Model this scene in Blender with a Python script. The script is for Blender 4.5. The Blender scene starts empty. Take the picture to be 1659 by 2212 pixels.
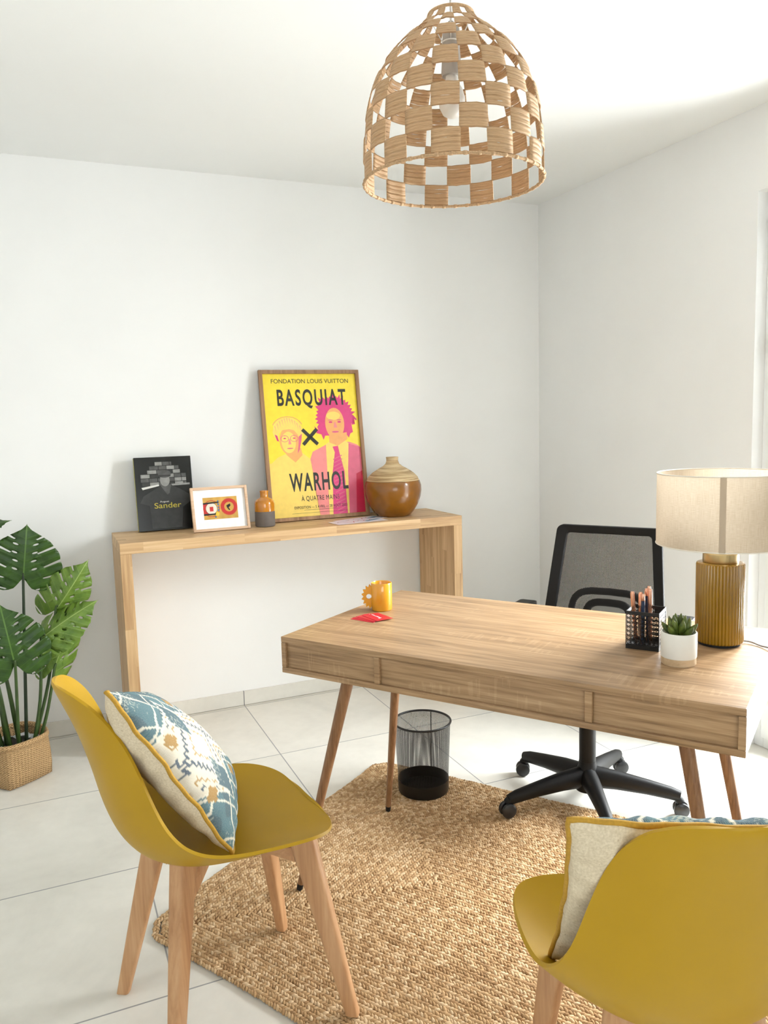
import bpy, bmesh, math, random
import numpy as np
from mathutils import Vector, Matrix, noise
from mathutils.bvhtree import BVHTree
PI = math.pi
C = bpy.context.scene.collection
S = bpy.context.scene
random.seed(4)

# ------------------------------------------------------------------ camera
def cam_setup():
    y, p, r = 0.406, -0.117, -0.028
    fw = Vector((math.sin(y)*math.cos(p), math.cos(y)*math.cos(p), math.sin(p)))
    rt = Vector((math.cos(y), -math.sin(y), 0)); up = rt.cross(fw)
    r2 = math.cos(r)*rt + math.sin(r)*up; u2 = -math.sin(r)*rt + math.cos(r)*up
    cd = bpy.data.cameras.new('camera'); co = bpy.data.objects.new('camera', cd); C.objects.link(co)
    m = Matrix((r2, u2, -fw)).transposed().to_4x4(); m.translation = Vector((-2.554, -3.713, 1.372))
    co.matrix_world = m
    cd.sensor_fit = 'HORIZONTAL'; cd.sensor_width = 36; cd.lens = 1700/1659*36; cd.clip_start = .02
    S.camera = co
cam_setup()
YREAR = -6.2
# ------------------------------------------------------------------ light and exposure
S.view_settings.view_transform = 'Standard'; S.view_settings.look = 'None'
S.view_settings.gamma = 1; S.view_settings.use_curve_mapping = False
S.view_settings.exposure = 1.09
w = bpy.data.worlds.new('sky'); S.world = w; w.use_nodes = True
w.node_tree.nodes['Background'].inputs[0].default_value = (.98, .99, 1, 1)
w.node_tree.nodes['Background'].inputs[1].default_value = 2.5
def area(name, loc, rot, sx, sy, power, col=(1, 1, 1)):
    l = bpy.data.lights.new(name, 'AREA'); l.shape = 'RECTANGLE'; l.size = sx; l.size_y = sy; l.energy = power; l.color = col
    o = bpy.data.objects.new(name, l); C.objects.link(o); o.location = loc; o.rotation_euler = rot
    return o
# daylight just outside the glazed door of the right wall and a fill lamp outside an added window behind the camera
area('sky_over_terrace', (1.05, -1.9, 2.05), (0, math.radians(52), 0), 1.6, 1.8, 275, (.985, .985, .985))
area('sunlit_terrace', (.75, -1.9, .12), (0, math.radians(118), 0), 1.2, 1.3, 62, (1, .99, .98))
area('rear_fill', (-2.7, YREAR-.35, 1.55), (math.radians(90), 0, 0), 2.2, 1.5, 3, (.99, .995, 1))  # weak fill lamp, added to brighten the room from the camera side



# ------------------------------------------------------------------ helpers
def lin(c):
    return tuple((x/12.92 if x <= .04045 else ((x+.055)/1.055)**2.4) for x in [v/255 for v in c]) + (1,)
class NT:
    def __init__(s, name):
        s.m = bpy.data.materials.new(name); s.m.use_nodes = True
        s.t = s.m.node_tree; s.b = s.t.nodes['Principled BSDF']; s.out = s.t.nodes['Material Output']
    def n(s, typ, **kw):
        nd = s.t.nodes.new(typ)
        for k, v in kw.items():
            if k[0] == '_': setattr(nd, k[1:], v)
            else: s.set(nd.inputs[k.replace('__', ' ')], v)
        return nd
    def set(s, inp, v):
        if isinstance(v, bpy.types.NodeSocket): s.t.links.new(v, inp)
        else: inp.default_value = v
    def math(s, op, a, b=0.0, c=0.0):
        nd = s.t.nodes.new('ShaderNodeMath'); nd.operation = op
        for i, v in enumerate((a, b, c)): s.set(nd.inputs[i], v)
        return nd.outputs[0]
    def coord(s, kind='Object'):
        return s.n('ShaderNodeTexCoord').outputs[kind]
    def mapping(s, vec, scale=(1, 1, 1), loc=(0, 0, 0), rot=(0, 0, 0)):
        nd = s.n('ShaderNodeMapping'); s.t.links.new(vec, nd.inputs[0])
        nd.inputs['Scale'].default_value = scale; nd.inputs['Location'].default_value = loc; nd.inputs['Rotation'].default_value = rot
        return nd.outputs[0]
    def noise(s, vec, scale=5, detail=3, rough=.5, dist=0):
        nd = s.n('ShaderNodeTexNoise'); s.t.links.new(vec, nd.inputs['Vector'])
        nd.inputs['Scale'].default_value = scale; nd.inputs['Detail'].default_value = detail
        nd.inputs['Roughness'].default_value = rough; nd.inputs['Distortion'].default_value = dist
        return nd.outputs['Fac']
    def ramp(s, fac, stops):
        nd = s.n('ShaderNodeValToRGB'); s.t.links.new(fac, nd.inputs[0]); cr = nd.color_ramp
        while len(cr.elements) < len(stops): cr.elements.new(.5)
        for e, (p, c) in zip(cr.elements, stops): e.position = p; e.color = c
        return nd.outputs[0]
    def mix(s, fac, a, b, blend='MIX'):
        nd = s.n('ShaderNodeMix', _data_type='RGBA', _blend_type=blend)
        s.set(nd.inputs[0], fac); s.set(nd.inputs[6], a); s.set(nd.inputs[7], b)
        return nd.outputs[2]
    def base(s, v): s.set(s.b.inputs['Base Color'], v)
    def rough(s, v): s.set(s.b.inputs['Roughness'], v)
    def bump(s, h, strength=.3, dist=.002):
        nd = s.n('ShaderNodeBump'); nd.inputs['Strength'].default_value = strength; nd.inputs['Distance'].default_value = dist
        s.t.links.new(h, nd.inputs['Height']); s.t.links.new(nd.outputs[0], s.b.inputs['Normal'])
    def holes(s, mask):      # mask 1 = solid, 0 = open
        tr = s.n('ShaderNodeBsdfTransparent'); mx = s.n('ShaderNodeMixShader')
        s.set(mx.inputs[0], mask); s.t.links.new(tr.outputs[0], mx.inputs[1]); s.t.links.new(s.b.outputs[0], mx.inputs[2])
        s.t.links.new(mx.outputs[0], s.out.inputs[0])
    def sep(s, vec):
        nd = s.n('ShaderNodeSeparateXYZ'); s.t.links.new(vec, nd.inputs[0]); return nd.outputs
def plain(name, rgb, rough=.5, metal=0, var=.04, scale=30, coat=0, spec=.5, bump=0):
    t = NT(name); c = lin(rgb); v = t.noise(t.coord(), scale, 3)
    d = tuple(x*(1-var*2) for x in c[:3])+(1,); e = tuple(min(1, x*(1+var)) for x in c[:3])+(1,)
    t.base(t.ramp(v, [(.3, d), (.7, e)])); t.rough(rough)
    t.b.inputs['Metallic'].default_value = metal; t.b.inputs['Coat Weight'].default_value = coat
    t.b.inputs['Specular IOR Level'].default_value = spec
    if bump: t.bump(v, bump)
    return t.m
def wood(name, cols, axis='X', grain=1.0, rough=.45, stave=None, cross=0, pore=.5, stavevar=.1):
    """cols: dark, mid, light sRGB; grain runs along axis (object space); stave=(length,width) for glued staves"""
    t = NT(name); co = t.coord(); k = {'X': 0, 'Y': 1, 'Z': 2}[axis]
    sc = [26*grain]*3; sc[k] = 1.6*grain
    if stave:
        o = t.sep(co); al = o[k]; ot = [o[i] for i in range(3) if i != k]
        acr = t.math('ADD', ot[0], t.math('MULTIPLY', ot[1], 1.0))
        row = t.math('FLOOR', t.math('DIVIDE', acr, stave[1]))
        sh = t.math('MULTIPLY', row, .377)
        colm = t.math('FLOOR', t.math('ADD', t.math('DIVIDE', al, stave[0]), sh))
        cv = t.n('ShaderNodeCombineXYZ'); t.set(cv.inputs[0], row); t.set(cv.inputs[1], colm)
        wn = t.n('ShaderNodeTexWhiteNoise'); t.t.links.new(cv.outputs[0], wn.inputs['Vector'])
        off = t.n('ShaderNodeVectorMath', _operation='MULTIPLY'); t.t.links.new(wn.outputs['Color'], off.inputs[0]); off.inputs[1].default_value = (3, 3, 3)
        ad = t.n('ShaderNodeVectorMath', _operation='ADD'); t.t.links.new(co, ad.inputs[0]); t.t.links.new(off.outputs[0], ad.inputs[1]); co2 = ad.outputs[0]
    else: co2 = co
    g = t.noise(t.mapping(co2, tuple(sc)), 1, 5, .6, .9)
    sc2 = [150*grain]*3; sc2[k] = 5*grain
    f = t.noise(t.mapping(co2, tuple(sc2)), 1, 3, .6)
    mixv = t.math('ADD', t.math('MULTIPLY', g, 1-pore*.5), t.math('MULTIPLY', f, pore*.5))
    if stave: mixv = t.math('ADD', mixv, t.math('MULTIPLY', t.math('SUBTRACT', wn.outputs['Value'], .5), stavevar*2))
    if cross:
        sc3 = [6]*3; sc3[k] = 95
        cr = t.noise(t.mapping(co, tuple(sc3)), 1, 2)
        msk = t.math('GREATER_THAN', t.noise(t.mapping(co, tuple([12 if i != k else 4 for i in range(3)])), 1, 1), .6)
        mixv = t.math('ADD', mixv, t.math('MULTIPLY', t.math('MULTIPLY', t.math('GREATER_THAN', cr, .56), msk), cross))
    a, b, c = [lin(x) for x in cols]
    t.base(t.ramp(mixv, [(.32, a), (.5, b), (.68, c)])); t.rough(rough); t.bump(f, .15, .001)
    return t.m

def tag(o, label=None, cat=None, group=None, kind=None):
    if label: o['label'] = label
    if cat: o['category'] = cat
    if group: o['group'] = group
    if kind: o['kind'] = kind
    return o
def thing(name, label, cat, loc=(0, 0, 0), rz=0, group=None):
    o = bpy.data.objects.new(name, None); C.objects.link(o); o.location = loc; o.rotation_euler = (0, 0, rz); o.empty_display_size = .05
    return tag(o, label, cat, group)
def dup(root, loc, rz, label):
    r = root.copy(); C.objects.link(r); r.location = loc; r.rotation_euler = (0, 0, rz); r['label'] = label
    def rec(a, b):
        for ch in a.children:
            d = ch.copy(); C.objects.link(d); d.parent = b; rec(ch, d)
    rec(root, r)
    return r

class MB:
    def __init__(s): s.v = []; s.f = []; s.mi = []; s.uv = {}; s.mats = []; s.M = Matrix()
    def m(s, mat):
        if mat not in s.mats: s.mats.append(mat)
        return s.mats.index(mat)
    def add(s, vs, fs, mat=None, uvs=None):
        n = len(s.v); k = s.m(mat) if mat else 0
        s.v += [tuple(s.M @ Vector(p)) for p in vs]
        s.f += [tuple(n+i for i in f) for f in fs]; s.mi += [k]*len(fs)
        if uvs:
            for i, q in enumerate(uvs): s.uv[n+i] = q
        return s
    def box(s, a, b, mat=None, bev=0):
        (x0, y0, z0), (x1, y1, z1) = a, b
        if bev:
            bm = bmesh.new(); bmesh.ops.create_cube(bm, size=1)
            for v in bm.verts: v.co = Vector(((x0+x1)/2+v.co.x*(x1-x0), (y0+y1)/2+v.co.y*(y1-y0), (z0+z1)/2+v.co.z*(z1-z0)))
            bmesh.ops.bevel(bm, geom=list(bm.edges), offset=bev, segments=2, affect='EDGES', profile=.7)
            return s.bm(bm, mat)
        vs = [(x, y, z) for x in (x0, x1) for y in (y0, y1) for z in (z0, z1)]
        return s.add(vs, [(0, 1, 3, 2), (4, 6, 7, 5), (0, 4, 5, 1), (2, 3, 7, 6), (0, 2, 6, 4), (1, 5, 7, 3)], mat)
    def bm(s, bm, mat=None):
        bm.verts.index_update()
        s.add([v.co[:] for v in bm.verts], [tuple(v.index for v in f.verts) for f in bm.faces], mat); bm.free(); return s
    def loft(s, rings, mat=None, cap=True, closed=True):
        n = len(rings[0]); vs = [p for r in rings for p in r]; fs = []
        for i in range(len(rings)-1):
            for j in range(n if closed else n-1):
                k = (j+1) % n; fs.append((i*n+j, i*n+k, (i+1)*n+k, (i+1)*n+j))
        if cap and closed: fs += [tuple(range(n))[::-1], tuple((len(rings)-1)*n+j for j in range(n))]
        return s.add(vs, fs, mat)
    def lathe(s, prof, n=32, mat=None, cap=False, c=(0, 0)):
        rings = [[(c[0]+r*math.cos(2*PI*j/n), c[1]+r*math.sin(2*PI*j/n), z) for j in range(n)] for r, z in prof]
        return s.loft(rings, mat, cap)
    def tube(s, pts, r, n=10, mat=None, cap=True, sx=1.0):
        pts = [Vector(p) for p in pts]; R = r if hasattr(r, '__len__') else [r]*len(pts); rings = []
        up = Vector((0, 0, 1)); prev = None
        for i, p in enumerate(pts):
            d = (pts[min(i+1, len(pts)-1)]-pts[max(i-1, 0)]).normalized()
            if prev is None:
                a = d.cross(up)
                if a.length < .05: a = d.cross(Vector((1, 0, 0)))
            else: a = prev - d*prev.dot(d)
            a.normalize(); prev = a; b = d.cross(a)
            rings.append([tuple(p+R[i]*(sx*a*math.cos(2*PI*j/n)+b*math.sin(2*PI*j/n))) for j in range(n)])
        return s.loft(rings, mat, cap)
    def torus(s, c, R, r, n=48, k=8, mat=None, axis='Z'):
        vs = []; fs = []
        for i in range(n):
            for j in range(k):
                a, b = 2*PI*i/n, 2*PI*j/k; q = (R+r*math.cos(b))
                p = (q*math.cos(a), q*math.sin(a), r*math.sin(b))
                if axis == 'X': p = (p[2], p[0], p[1])
                if axis == 'Y': p = (p[0], p[2], p[1])
                vs.append((c[0]+p[0], c[1]+p[1], c[2]+p[2]))
                fs.append((i*k+j, i*k+(j+1) % k, ((i+1) % n)*k+(j+1) % k, ((i+1) % n)*k+j))
        return s.add(vs, fs, mat)
    def build(s, name, mat=None, parent=None, smooth=False, angle=None, mods=()):
        me = bpy.data.meshes.new(name); me.from_pydata(s.v, [], s.f); me.validate(clean_customdata=False)
        if s.mats and mat is None:
            for m_ in s.mats: me.materials.append(m_)
            me.polygons.foreach_set('material_index', s.mi)
        else: me.materials.append(mat)
        if s.uv:
            ul = me.uv_layers.new(name='uv')
            for l in me.loops: ul.data[l.index].uv = s.uv.get(l.vertex_index, (0, 0))
        bm = bmesh.new(); bm.from_mesh(me); bmesh.ops.recalc_face_normals(bm, faces=bm.faces); bm.to_mesh(me); bm.free()
        if smooth or angle:
            me.polygons.foreach_set('use_smooth', [True]*len(me.polygons))
            if angle: me.set_sharp_from_angle(angle=math.radians(angle))
        o = bpy.data.objects.new(name, me); C.objects.link(o)
        if parent: o.parent = parent
        for typ, kw in mods:
            md = o.modifiers.new(typ.lower(), typ)
            for k, v in kw.items(): setattr(md, k, v)
        return o
BEV = ('BEVEL', dict(width=.0015, segments=2, limit_method='ANGLE'))
def bezier(pts, n=8):
    """Catmull-Rom through pts"""
    P = [Vector(p) for p in pts]; P = [2*P[0]-P[1]]+P+[2*P[-1]-P[-2]]; out = []
    for i in range(1, len(P)-2):
        for k in range(n):
            t = k/n; a, b, c, d = P[i-1:i+3]
            out.append(.5*((2*b)+(c-a)*t+(2*a-5*b+4*c-d)*t*t+(3*b-a-3*c+d)*t**3))
    out.append(P[-2]); return out

# ------------------------------------------------------------------ materials
M = {}
M['wall'] = plain('wall_paint', (241, 241, 239), .85, var=.008, scale=3, spec=.2)
M['ceiling'] = plain('ceiling_paint', (239, 240, 238), .9, var=.006, scale=2, spec=.2)
def tile_mat(name, axes, grout_rgb=(150, 150, 150), base=(226, 223, 214)):
    t = NT(name); o = t.sep(t.coord()); co = t.coord()
    def joint(c, off, wd=.0022):
        f = t.math('FRACT', t.math('DIVIDE', t.math('ADD', c, off), .615))
        f = t.math('ABSOLUTE', t.math('SUBTRACT', f, .5)); return t.math('GREATER_THAN', f, .5-wd/.615)
    js = []
    if 'x' in axes: js.append(joint(o[0], 1.121))
    if 'y' in axes: js.append(joint(o[1], .647))
    j = js[0] if len(js) == 1 else t.math('MAXIMUM', js[0], js[1])
    cx = t.math('FLOOR', t.math('DIVIDE', t.math('ADD', o[0], 1.121), .615)); cy = t.math('FLOOR', t.math('DIVIDE', t.math('ADD', o[1], .647), .615))
    cv = t.n('ShaderNodeCombineXYZ'); t.set(cv.inputs[0], cx); t.set(cv.inputs[1], cy)
    wn = t.n('ShaderNodeTexWhiteNoise'); t.t.links.new(cv.outputs[0], wn.inputs['Vector'])
    off = t.n('ShaderNodeVectorMath', _operation='MULTIPLY_ADD'); t.t.links.new(wn.outputs['Color'], off.inputs[0]); off.inputs[1].default_value = (9, 9, 9); t.t.links.new(co, off.inputs[2])
    a = t.noise(off.outputs[0], 2.2, 6, .62, .6); b = t.noise(off.outputs[0], 24, 3)
    v = t.math('ADD', t.math('MULTIPLY', a, .8), t.math('MULTIPLY', b, .2))
    d = tuple(x-13 for x in base); e = tuple(min(255, x+9) for x in base)
    c = t.ramp(v, [(.3, lin(d)), (.52, lin(base)), (.72, lin(e))])
    t.base(t.mix(j, c, lin(grout_rgb))); t.rough(t.math('ADD', t.math('MULTIPLY', a, .2), .3))
    t.bump(t.math('SUBTRACT', 1, j), .3, .001)
    return t.m
M['tile'] = tile_mat('floor_tile', 'xy'); M['plinth_x'] = tile_mat('plinth_tile', 'x', (120, 120, 118)); M['plinth_y'] = tile_mat('plinth_tile_side', 'y', (120, 120, 118))
M['desk'] = wood('desk_oak', [(116, 88, 60), (166, 133, 97), (194, 163, 127)], 'X', 1.15, .40, cross=.05, pore=1.0)
M['desk_leg'] = wood('desk_leg_wood', [(96, 66, 42), (136, 98, 66), (160, 122, 86)], 'Z', 1.4, .4, pore=.9)
M['butcher_x'] = wood('glued_oak_long', [(172, 134, 92), (205, 169, 124), (224, 194, 150)], 'X', .9, .5, stave=(.42, .045), stavevar=.07)
M['butcher_z'] = wood('glued_oak_upright', [(172, 134, 92), (205, 169, 124), (224, 194, 150)], 'Z', .9, .5, stave=(.42, .045), stavevar=.07)
M['beech'] = wood('beech_leg', [(166, 118, 78), (192, 146, 103), (208, 166, 124)], 'Z', 1.0, .45, pore=.5)
M['beech_dark'] = wood('beech_rail', [(160, 112, 74), (184, 138, 96), (200, 156, 116)], 'X', 1.0, .45, pore=.5)
M['frame_dark'] = wood('poster_frame_oak', [(118, 84, 56), (156, 118, 84), (176, 138, 102)], 'Z', 1.2, .5)
M['frame_light'] = wood('picture_frame_oak', [(190, 152, 120), (214, 180, 148), (226, 196, 168)], 'X', 1.2, .5)
M['shell'] = plain('mustard_plastic', (182, 143, 22), .45, var=.015, scale=8, spec=.3)
M['black'] = plain('black_plastic', (11, 11, 12), .5, var=.1, scale=60, spec=.3)
M['black_metal'] = plain('black_metal', (14, 14, 15), .35, var=.1, scale=60)
M['white'] = plain('white_enamel', (240, 240, 236), .3, var=.01)
M['rubber'] = plain('black_rubber', (15, 15, 15), .7)
M['wheel'] = plain('castor_plastic', (34, 35, 38), .3, var=.1)
M['jute_cord'] = plain('paper_cord', (200, 164, 124), .75, var=.12, scale=300)

# ------------------------------------------------------------------ room
XL, YF, H = -4.3, YREAR, 2.5
def struct(name, mb, mat, parent=None):
    o = mb.build(name, mat, parent); o['kind'] = 'structure'; return o
struct('floor', MB().box((XL-.2, YF-.2, -.1), (.6, .2, 0)), M['tile'])
struct('ceiling', MB().box((XL-.2, YF-.2, H), (.3, .2, H+.12)), M['ceiling'])
struct('wall_back', MB().box((XL-.2, 0, 0), (.3, .2, H)), M['wall'])
struct('wall_left', MB().box((XL-.2, YF, 0), (XL, 0, H)), M['wall'])
OY0, OY1, OZ = -2.5, -1.444, 2.19
b = MB().box((0, OY1, 0), (.22, 0, H)).box((0, YF, 0), (.22, OY0, H)).box((0, OY0, OZ), (.22, OY1, H))
struct('wall_right', b, M['wall'])
WX0, WX1, WZ0, WZ1 = -3.8, -1.6, .85, 2.25  # opening for the added rear window
b = MB().box((XL-.2, YF-.2, 0), (WX0, YF, H)).box((WX1, YF-.2, 0), (.3, YF, H)).box((WX0, YF-.2, 0), (WX1, YF, WZ0)).box((WX0, YF-.2, WZ1), (WX1, YF, H))
struct('wall_front', b, M['wall'])
struct('baseboard_back', MB().box((XL, -.011, .002), (-.0, 0, .07)), M['plinth_x'])
struct('baseboard_right', MB().box((-.011, OY1, .002), (0, -.011, .07)), M['plinth_y'])
struct('baseboard_left', MB().box((XL, YF, .002), (XL+.011, -.011, .07)), M['plinth_y'])

gt = NT('window_glass')
gl = gt.n('ShaderNodeBsdfGlossy'); gl.inputs['Roughness'].default_value = .02
tr = gt.n('ShaderNodeBsdfTransparent'); tr.inputs[0].default_value = (.93, .97, .98, 1)
fr = gt.n('ShaderNodeLayerWeight'); fr.inputs[0].default_value = .06; mx = gt.n('ShaderNodeMixShader')
gt.t.links.new(fr.outputs[0], mx.inputs[0]); gt.t.links.new(tr.outputs[0], mx.inputs[1]); gt.t.links.new(gl.outputs[0], mx.inputs[2]); gt.t.links.new(mx.outputs[0], gt.out.inputs[0])
M['glass'] = gt.m
M['pvc'] = plain('white_pvc', (238, 240, 240), .35, var=.005)
def pane_frame(mb, y0, y1, z0, z1, x0, x1, wd):
    mb.box((x0, y0, z0), (x1, y0+wd, z1)); mb.box((x0, y1-wd, z0), (x1, y1, z1))
    mb.box((x0, y0+wd, z0), (x1, y1-wd, z0+wd)); mb.box((x0, y0+wd, z1-wd), (x1, y1-wd, z1))
e = .001
w1 = MB(); pane_frame(w1, OY0+e, OY1-e, 0.001, OZ-e, .055, .125, .045)
w1 = w1.build('window_1', M['pvc'], mods=(BEV,)); w1['kind'] = 'structure'
for k, (a, b_) in enumerate([(OY0+.046, (OY0+OY1)/2-.001), ((OY0+OY1)/2+.001, OY1-.046)]):
    lf = MB(); pane_frame(lf, a, b_, .047, OZ-.047, .04, .105, .075); lf = lf.build('window_leaf', M['pvc'], w1, mods=(BEV,))
    MB().add([(.074, a+.070, .118), (.074, b_-.070, .118), (.074, b_-.070, OZ-.118), (.074, a+.070, OZ-.118)], [(0, 1, 2, 3)]).build('window_pane', M['glass'], lf)
for z in (.25, 1.62, 2.06):
    MB().lathe([(.0, z-.035), (.008, z-.035), (.008, z-.001), (.0085, z), (.008, z+.001), (.008, z+.035), (0, z+.035)], 12, c=(.03, OY1-.05)).build('hinge', M['white'], w1, smooth=True)
w2 = MB()  # unseen window behind the camera, added to let fill light in
def frame_xz(mb, x0, x1, z0, z1, y0, y1, wd):
    mb.box((x0, y0, z0), (x0+wd, y1, z1)); mb.box((x1-wd, y0, z0), (x1, y1, z1)); mb.box((x0+wd, y0, z0), (x1-wd, y1, z0+wd)); mb.box((x0+wd, y0, z1-wd), (x1-wd, y1, z1))
frame_xz(w2, WX0, WX1, WZ0, WZ1, YF-.12, YF-.05, .06); w2.box(((WX0+WX1)/2-.03, YF-.12, WZ0+.06), ((WX0+WX1)/2+.03, YF-.05, WZ1-.06))
w2 = w2.build('added_rear_window', M['pvc']); w2['kind'] = 'structure'
MB().add([(WX0+.05, YF-.085, WZ0+.05), (WX1-.05, YF-.085, WZ0+.05), (WX1-.05, YF-.085, WZ1-.05), (WX0+.05, YF-.085, WZ1-.05)], [(0, 1, 2, 3)]).build('window_pane', M['glass'], w2)

# ------------------------------------------------------------------ jute rug: braided rings modelled strand by strand
def make_rug():
    A = Vector((-1.40, -.90)); Bc = Vector((-2.405, -1.60))
    a1, a2 = math.radians(-54.5), math.radians(-60)
    A2 = A+1.85*Vector((math.cos(a1), math.sin(a1))); B2 = Bc+1.85*Vector((math.cos(a2), math.sin(a2)))
    W0, L0 = 1.22, 1.85
    def warp(s, t):    # s along the short side 0..W0, t along the long side
        a = s/W0; q = t/L0
        p = (A*(1-a)+Bc*a)*(1-q)+(A2*(1-a)+B2*a)*q
        n = noise.noise(Vector((p.x*3, p.y*3, 0)))*.008
        return p.x+n, p.y-n
    pitch = .0205; nr = int(W0/2/pitch); lump = []
    for r in range(nr+1):
        d = (r+.5)*pitch; rad = max(.045-d*.3, .004)
        x0, x1, y0, y1 = d, W0-d, d, L0-d
        if x1-x0 < .004: x0 = x1 = W0/2
        path = []
        def seg(p, q):
            path.append((p, q))
        seg((x0, y0+rad), (x0, y1-rad)); seg((x0, y1-rad), (x0+rad, y1)); seg((x0+rad, y1), (x1-rad, y1)); seg((x1-rad, y1), (x1, y1-rad))
        seg((x1, y1-rad), (x1, y0+rad)); seg((x1, y0+rad), (x1-rad, y0)); seg((x1-rad, y0), (x0+rad, y0)); seg((x0+rad, y0), (x0, y0+rad))
        for p, q in path:
            p = Vector(p); q = Vector(q); Ln = (q-p).length
            if Ln < 1e-4: continue
            n = max(1, int(Ln/.0100)); dr = (q-p)/Ln; pr = Vector((-dr.y, dr.x)); ang = math.atan2(dr.y, dr.x)
            for k in range(n):
                for sgn in (-1, 1):
                    c = p+dr*(Ln*(k+.5+.25*sgn)/n)+pr*sgn*pitch*.23
                    lump.append((c.x, c.y, ang-sgn*.60+random.uniform(-.22, .22), random.uniform(.78, 1.18)))
    lump = np.array(lump)
    # unit lump
    prof = [(-1, 0), (-.72, .68), (0, 1), (.72, .68), (1, 0)]; K = 6
    uv = []; uf = []
    for i, (x, r) in enumerate(prof[1:-1]):
        for j in range(K): uv.append((x, r*math.cos(2*PI*j/K), r*math.sin(2*PI*j/K)))
    uv = [(-1, 0, 0)]+uv+[(1, 0, 0)]
    for j in range(K):
        k = (j+1) % K; uf.append((0, 1+k, 1+j, 1+j)); uf.append((1+2*K+j, 1+2*K+k, 1+3*K, 1+3*K))
        for i in range(2): uf.append((1+i*K+j, 1+i*K+k, 1+(i+1)*K+k, 1+(i+1)*K+j))
    uv = np.array(uv); nl = len(lump); nv = len(uv)
    X = uv[None, :, 0]*.0092*lump[:, 3:4]; Y = uv[None, :, 1]*.0052*lump[:, 3:4]; Z = uv[None, :, 2]*.0052+.0062
    rng = np.random.default_rng(2); Z = Z+rng.uniform(-.001, .0012, (nl, 1))
    ca, sa = np.cos(lump[:, 2:3]), np.sin(lump[:, 2:3])
    PX = lump[:, 0:1]+X*ca-Y*sa; PY = lump[:, 1:2]+X*sa+Y*ca
    a = PX/W0; q = PY/L0
    wx = (A.x*(1-a)+Bc.x*a)*(1-q)+(A2.x*(1-a)+B2.x*a)*q; wy = (A.y*(1-a)+Bc.y*a)*(1-q)+(A2.y*(1-a)+B2.y*a)*q
    sw = .006*np.sin(wx*5+wy*3)+.004*np.sin(wx*11-wy*7)
    V = np.stack([wx+sw, wy-sw*.7, np.maximum(Z, .0006)], -1).reshape(-1, 3)
    tri = [f[:3] for f in uf if f[2] == f[3]]; quad = [f for f in uf if f[2] != f[3]]
    base = (np.arange(nl)*nv)[:, None, None]
    T = (np.array(tri)[None]+base).reshape(-1); Q = (np.array(quad)[None]+base).reshape(-1)
    me = bpy.data.meshes.new('jute_rug'); me.vertices.add(len(V)); me.vertices.foreach_set('co', V.ravel())
    me.loops.add(len(T)+len(Q)); me.loops.foreach_set('vertex_index', np.concatenate([T, Q]))
    nt, nq = len(T)//3, len(Q)//4; me.polygons.add(nt+nq)
    me.polygons.foreach_set('loop_start', np.concatenate([np.arange(nt)*3, nt*3+np.arange(nq)*4]))
    me.polygons.foreach_set('loop_total', np.concatenate([np.full(nt, 3), np.full(nq, 4)]))
    me.polygons.foreach_set('use_smooth', [True]*(nt+nq))
    at = me.attributes.new('tone', 'FLOAT', 'POINT'); at.data.foreach_set('value', np.repeat(rng.uniform(0, 1, nl), nv))
    me.update(); me.validate()
    t = NT('jute_braid'); an = t.n('ShaderNodeAttribute', _attribute_name='tone').outputs['Fac']
    co = t.coord(); nb = t.noise(co, 5, 3); nf = t.noise(t.mapping(co, (1, 1, 1)), 420, 3)
    v = t.math('ADD', t.math('MULTIPLY', an, .42), t.math('ADD', t.math('MULTIPLY', nb, .3), t.math('MULTIPLY', nf, .28)))
    t.base(t.ramp(v, [(.2, lin((150, 116, 80))), (.5, lin((192, 158, 116))), (.8, lin((226, 200, 164)))])); t.rough(.85)
    t.b.inputs['Specular IOR Level'].default_value = .15
    t.bump(nf, .5, .0015)
    me.materials.append(t.m)
    o = bpy.data.objects.new('jute_rug', me); C.objects.link(o)
    tag(o, 'natural braided jute rug lying under the desk and the yellow chairs', 'rug')
    # solid underside so no floor shows between the braids
    m2 = MB(); n = 10; ed = []
    for (s0, t0), (s1, t1) in (((0.012, 0.012), (W0-.012, .012)), ((W0-.012, .012), (W0-.012, L0-.012)), ((W0-.012, L0-.012), (.012, L0-.012)), ((.012, L0-.012), (.012, .012))):
        for k in range(1, n):
            x, y = warp(s0+(s1-s0)*k/n, t0+(t1-t0)*k/n); ed.append((x, y))
    m2.loft([[(x, y, .0005) for x, y in ed], [(x, y, .005) for x, y in ed]])
    m2.build('rug_backing', plain('jute_backing', (150, 112, 72), .9), o)
make_rug()

# ------------------------------------------------------------------ console table
def console():
    t = thing('console_table', 'light oak waterfall console table standing against the white back wall', 'console table', (-1.5095, -.2085, 0))
    L, D, Z, th = 1.575, .385, .902, .045
    MB().box((-L/2, -D/2, Z-th), (L/2, D/2, Z)).build('table_top', M['butcher_x'], t, mods=(BEV,))
    for s in (-1, 1):
        x = s*(L/2-th)
        MB().box((min(x, s*L/2), -D/2, 0), (max(x, s*L/2), D/2, Z-th-.0005)).build('side_panel', M['butcher_z'], t, mods=(BEV,))
console()

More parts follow.
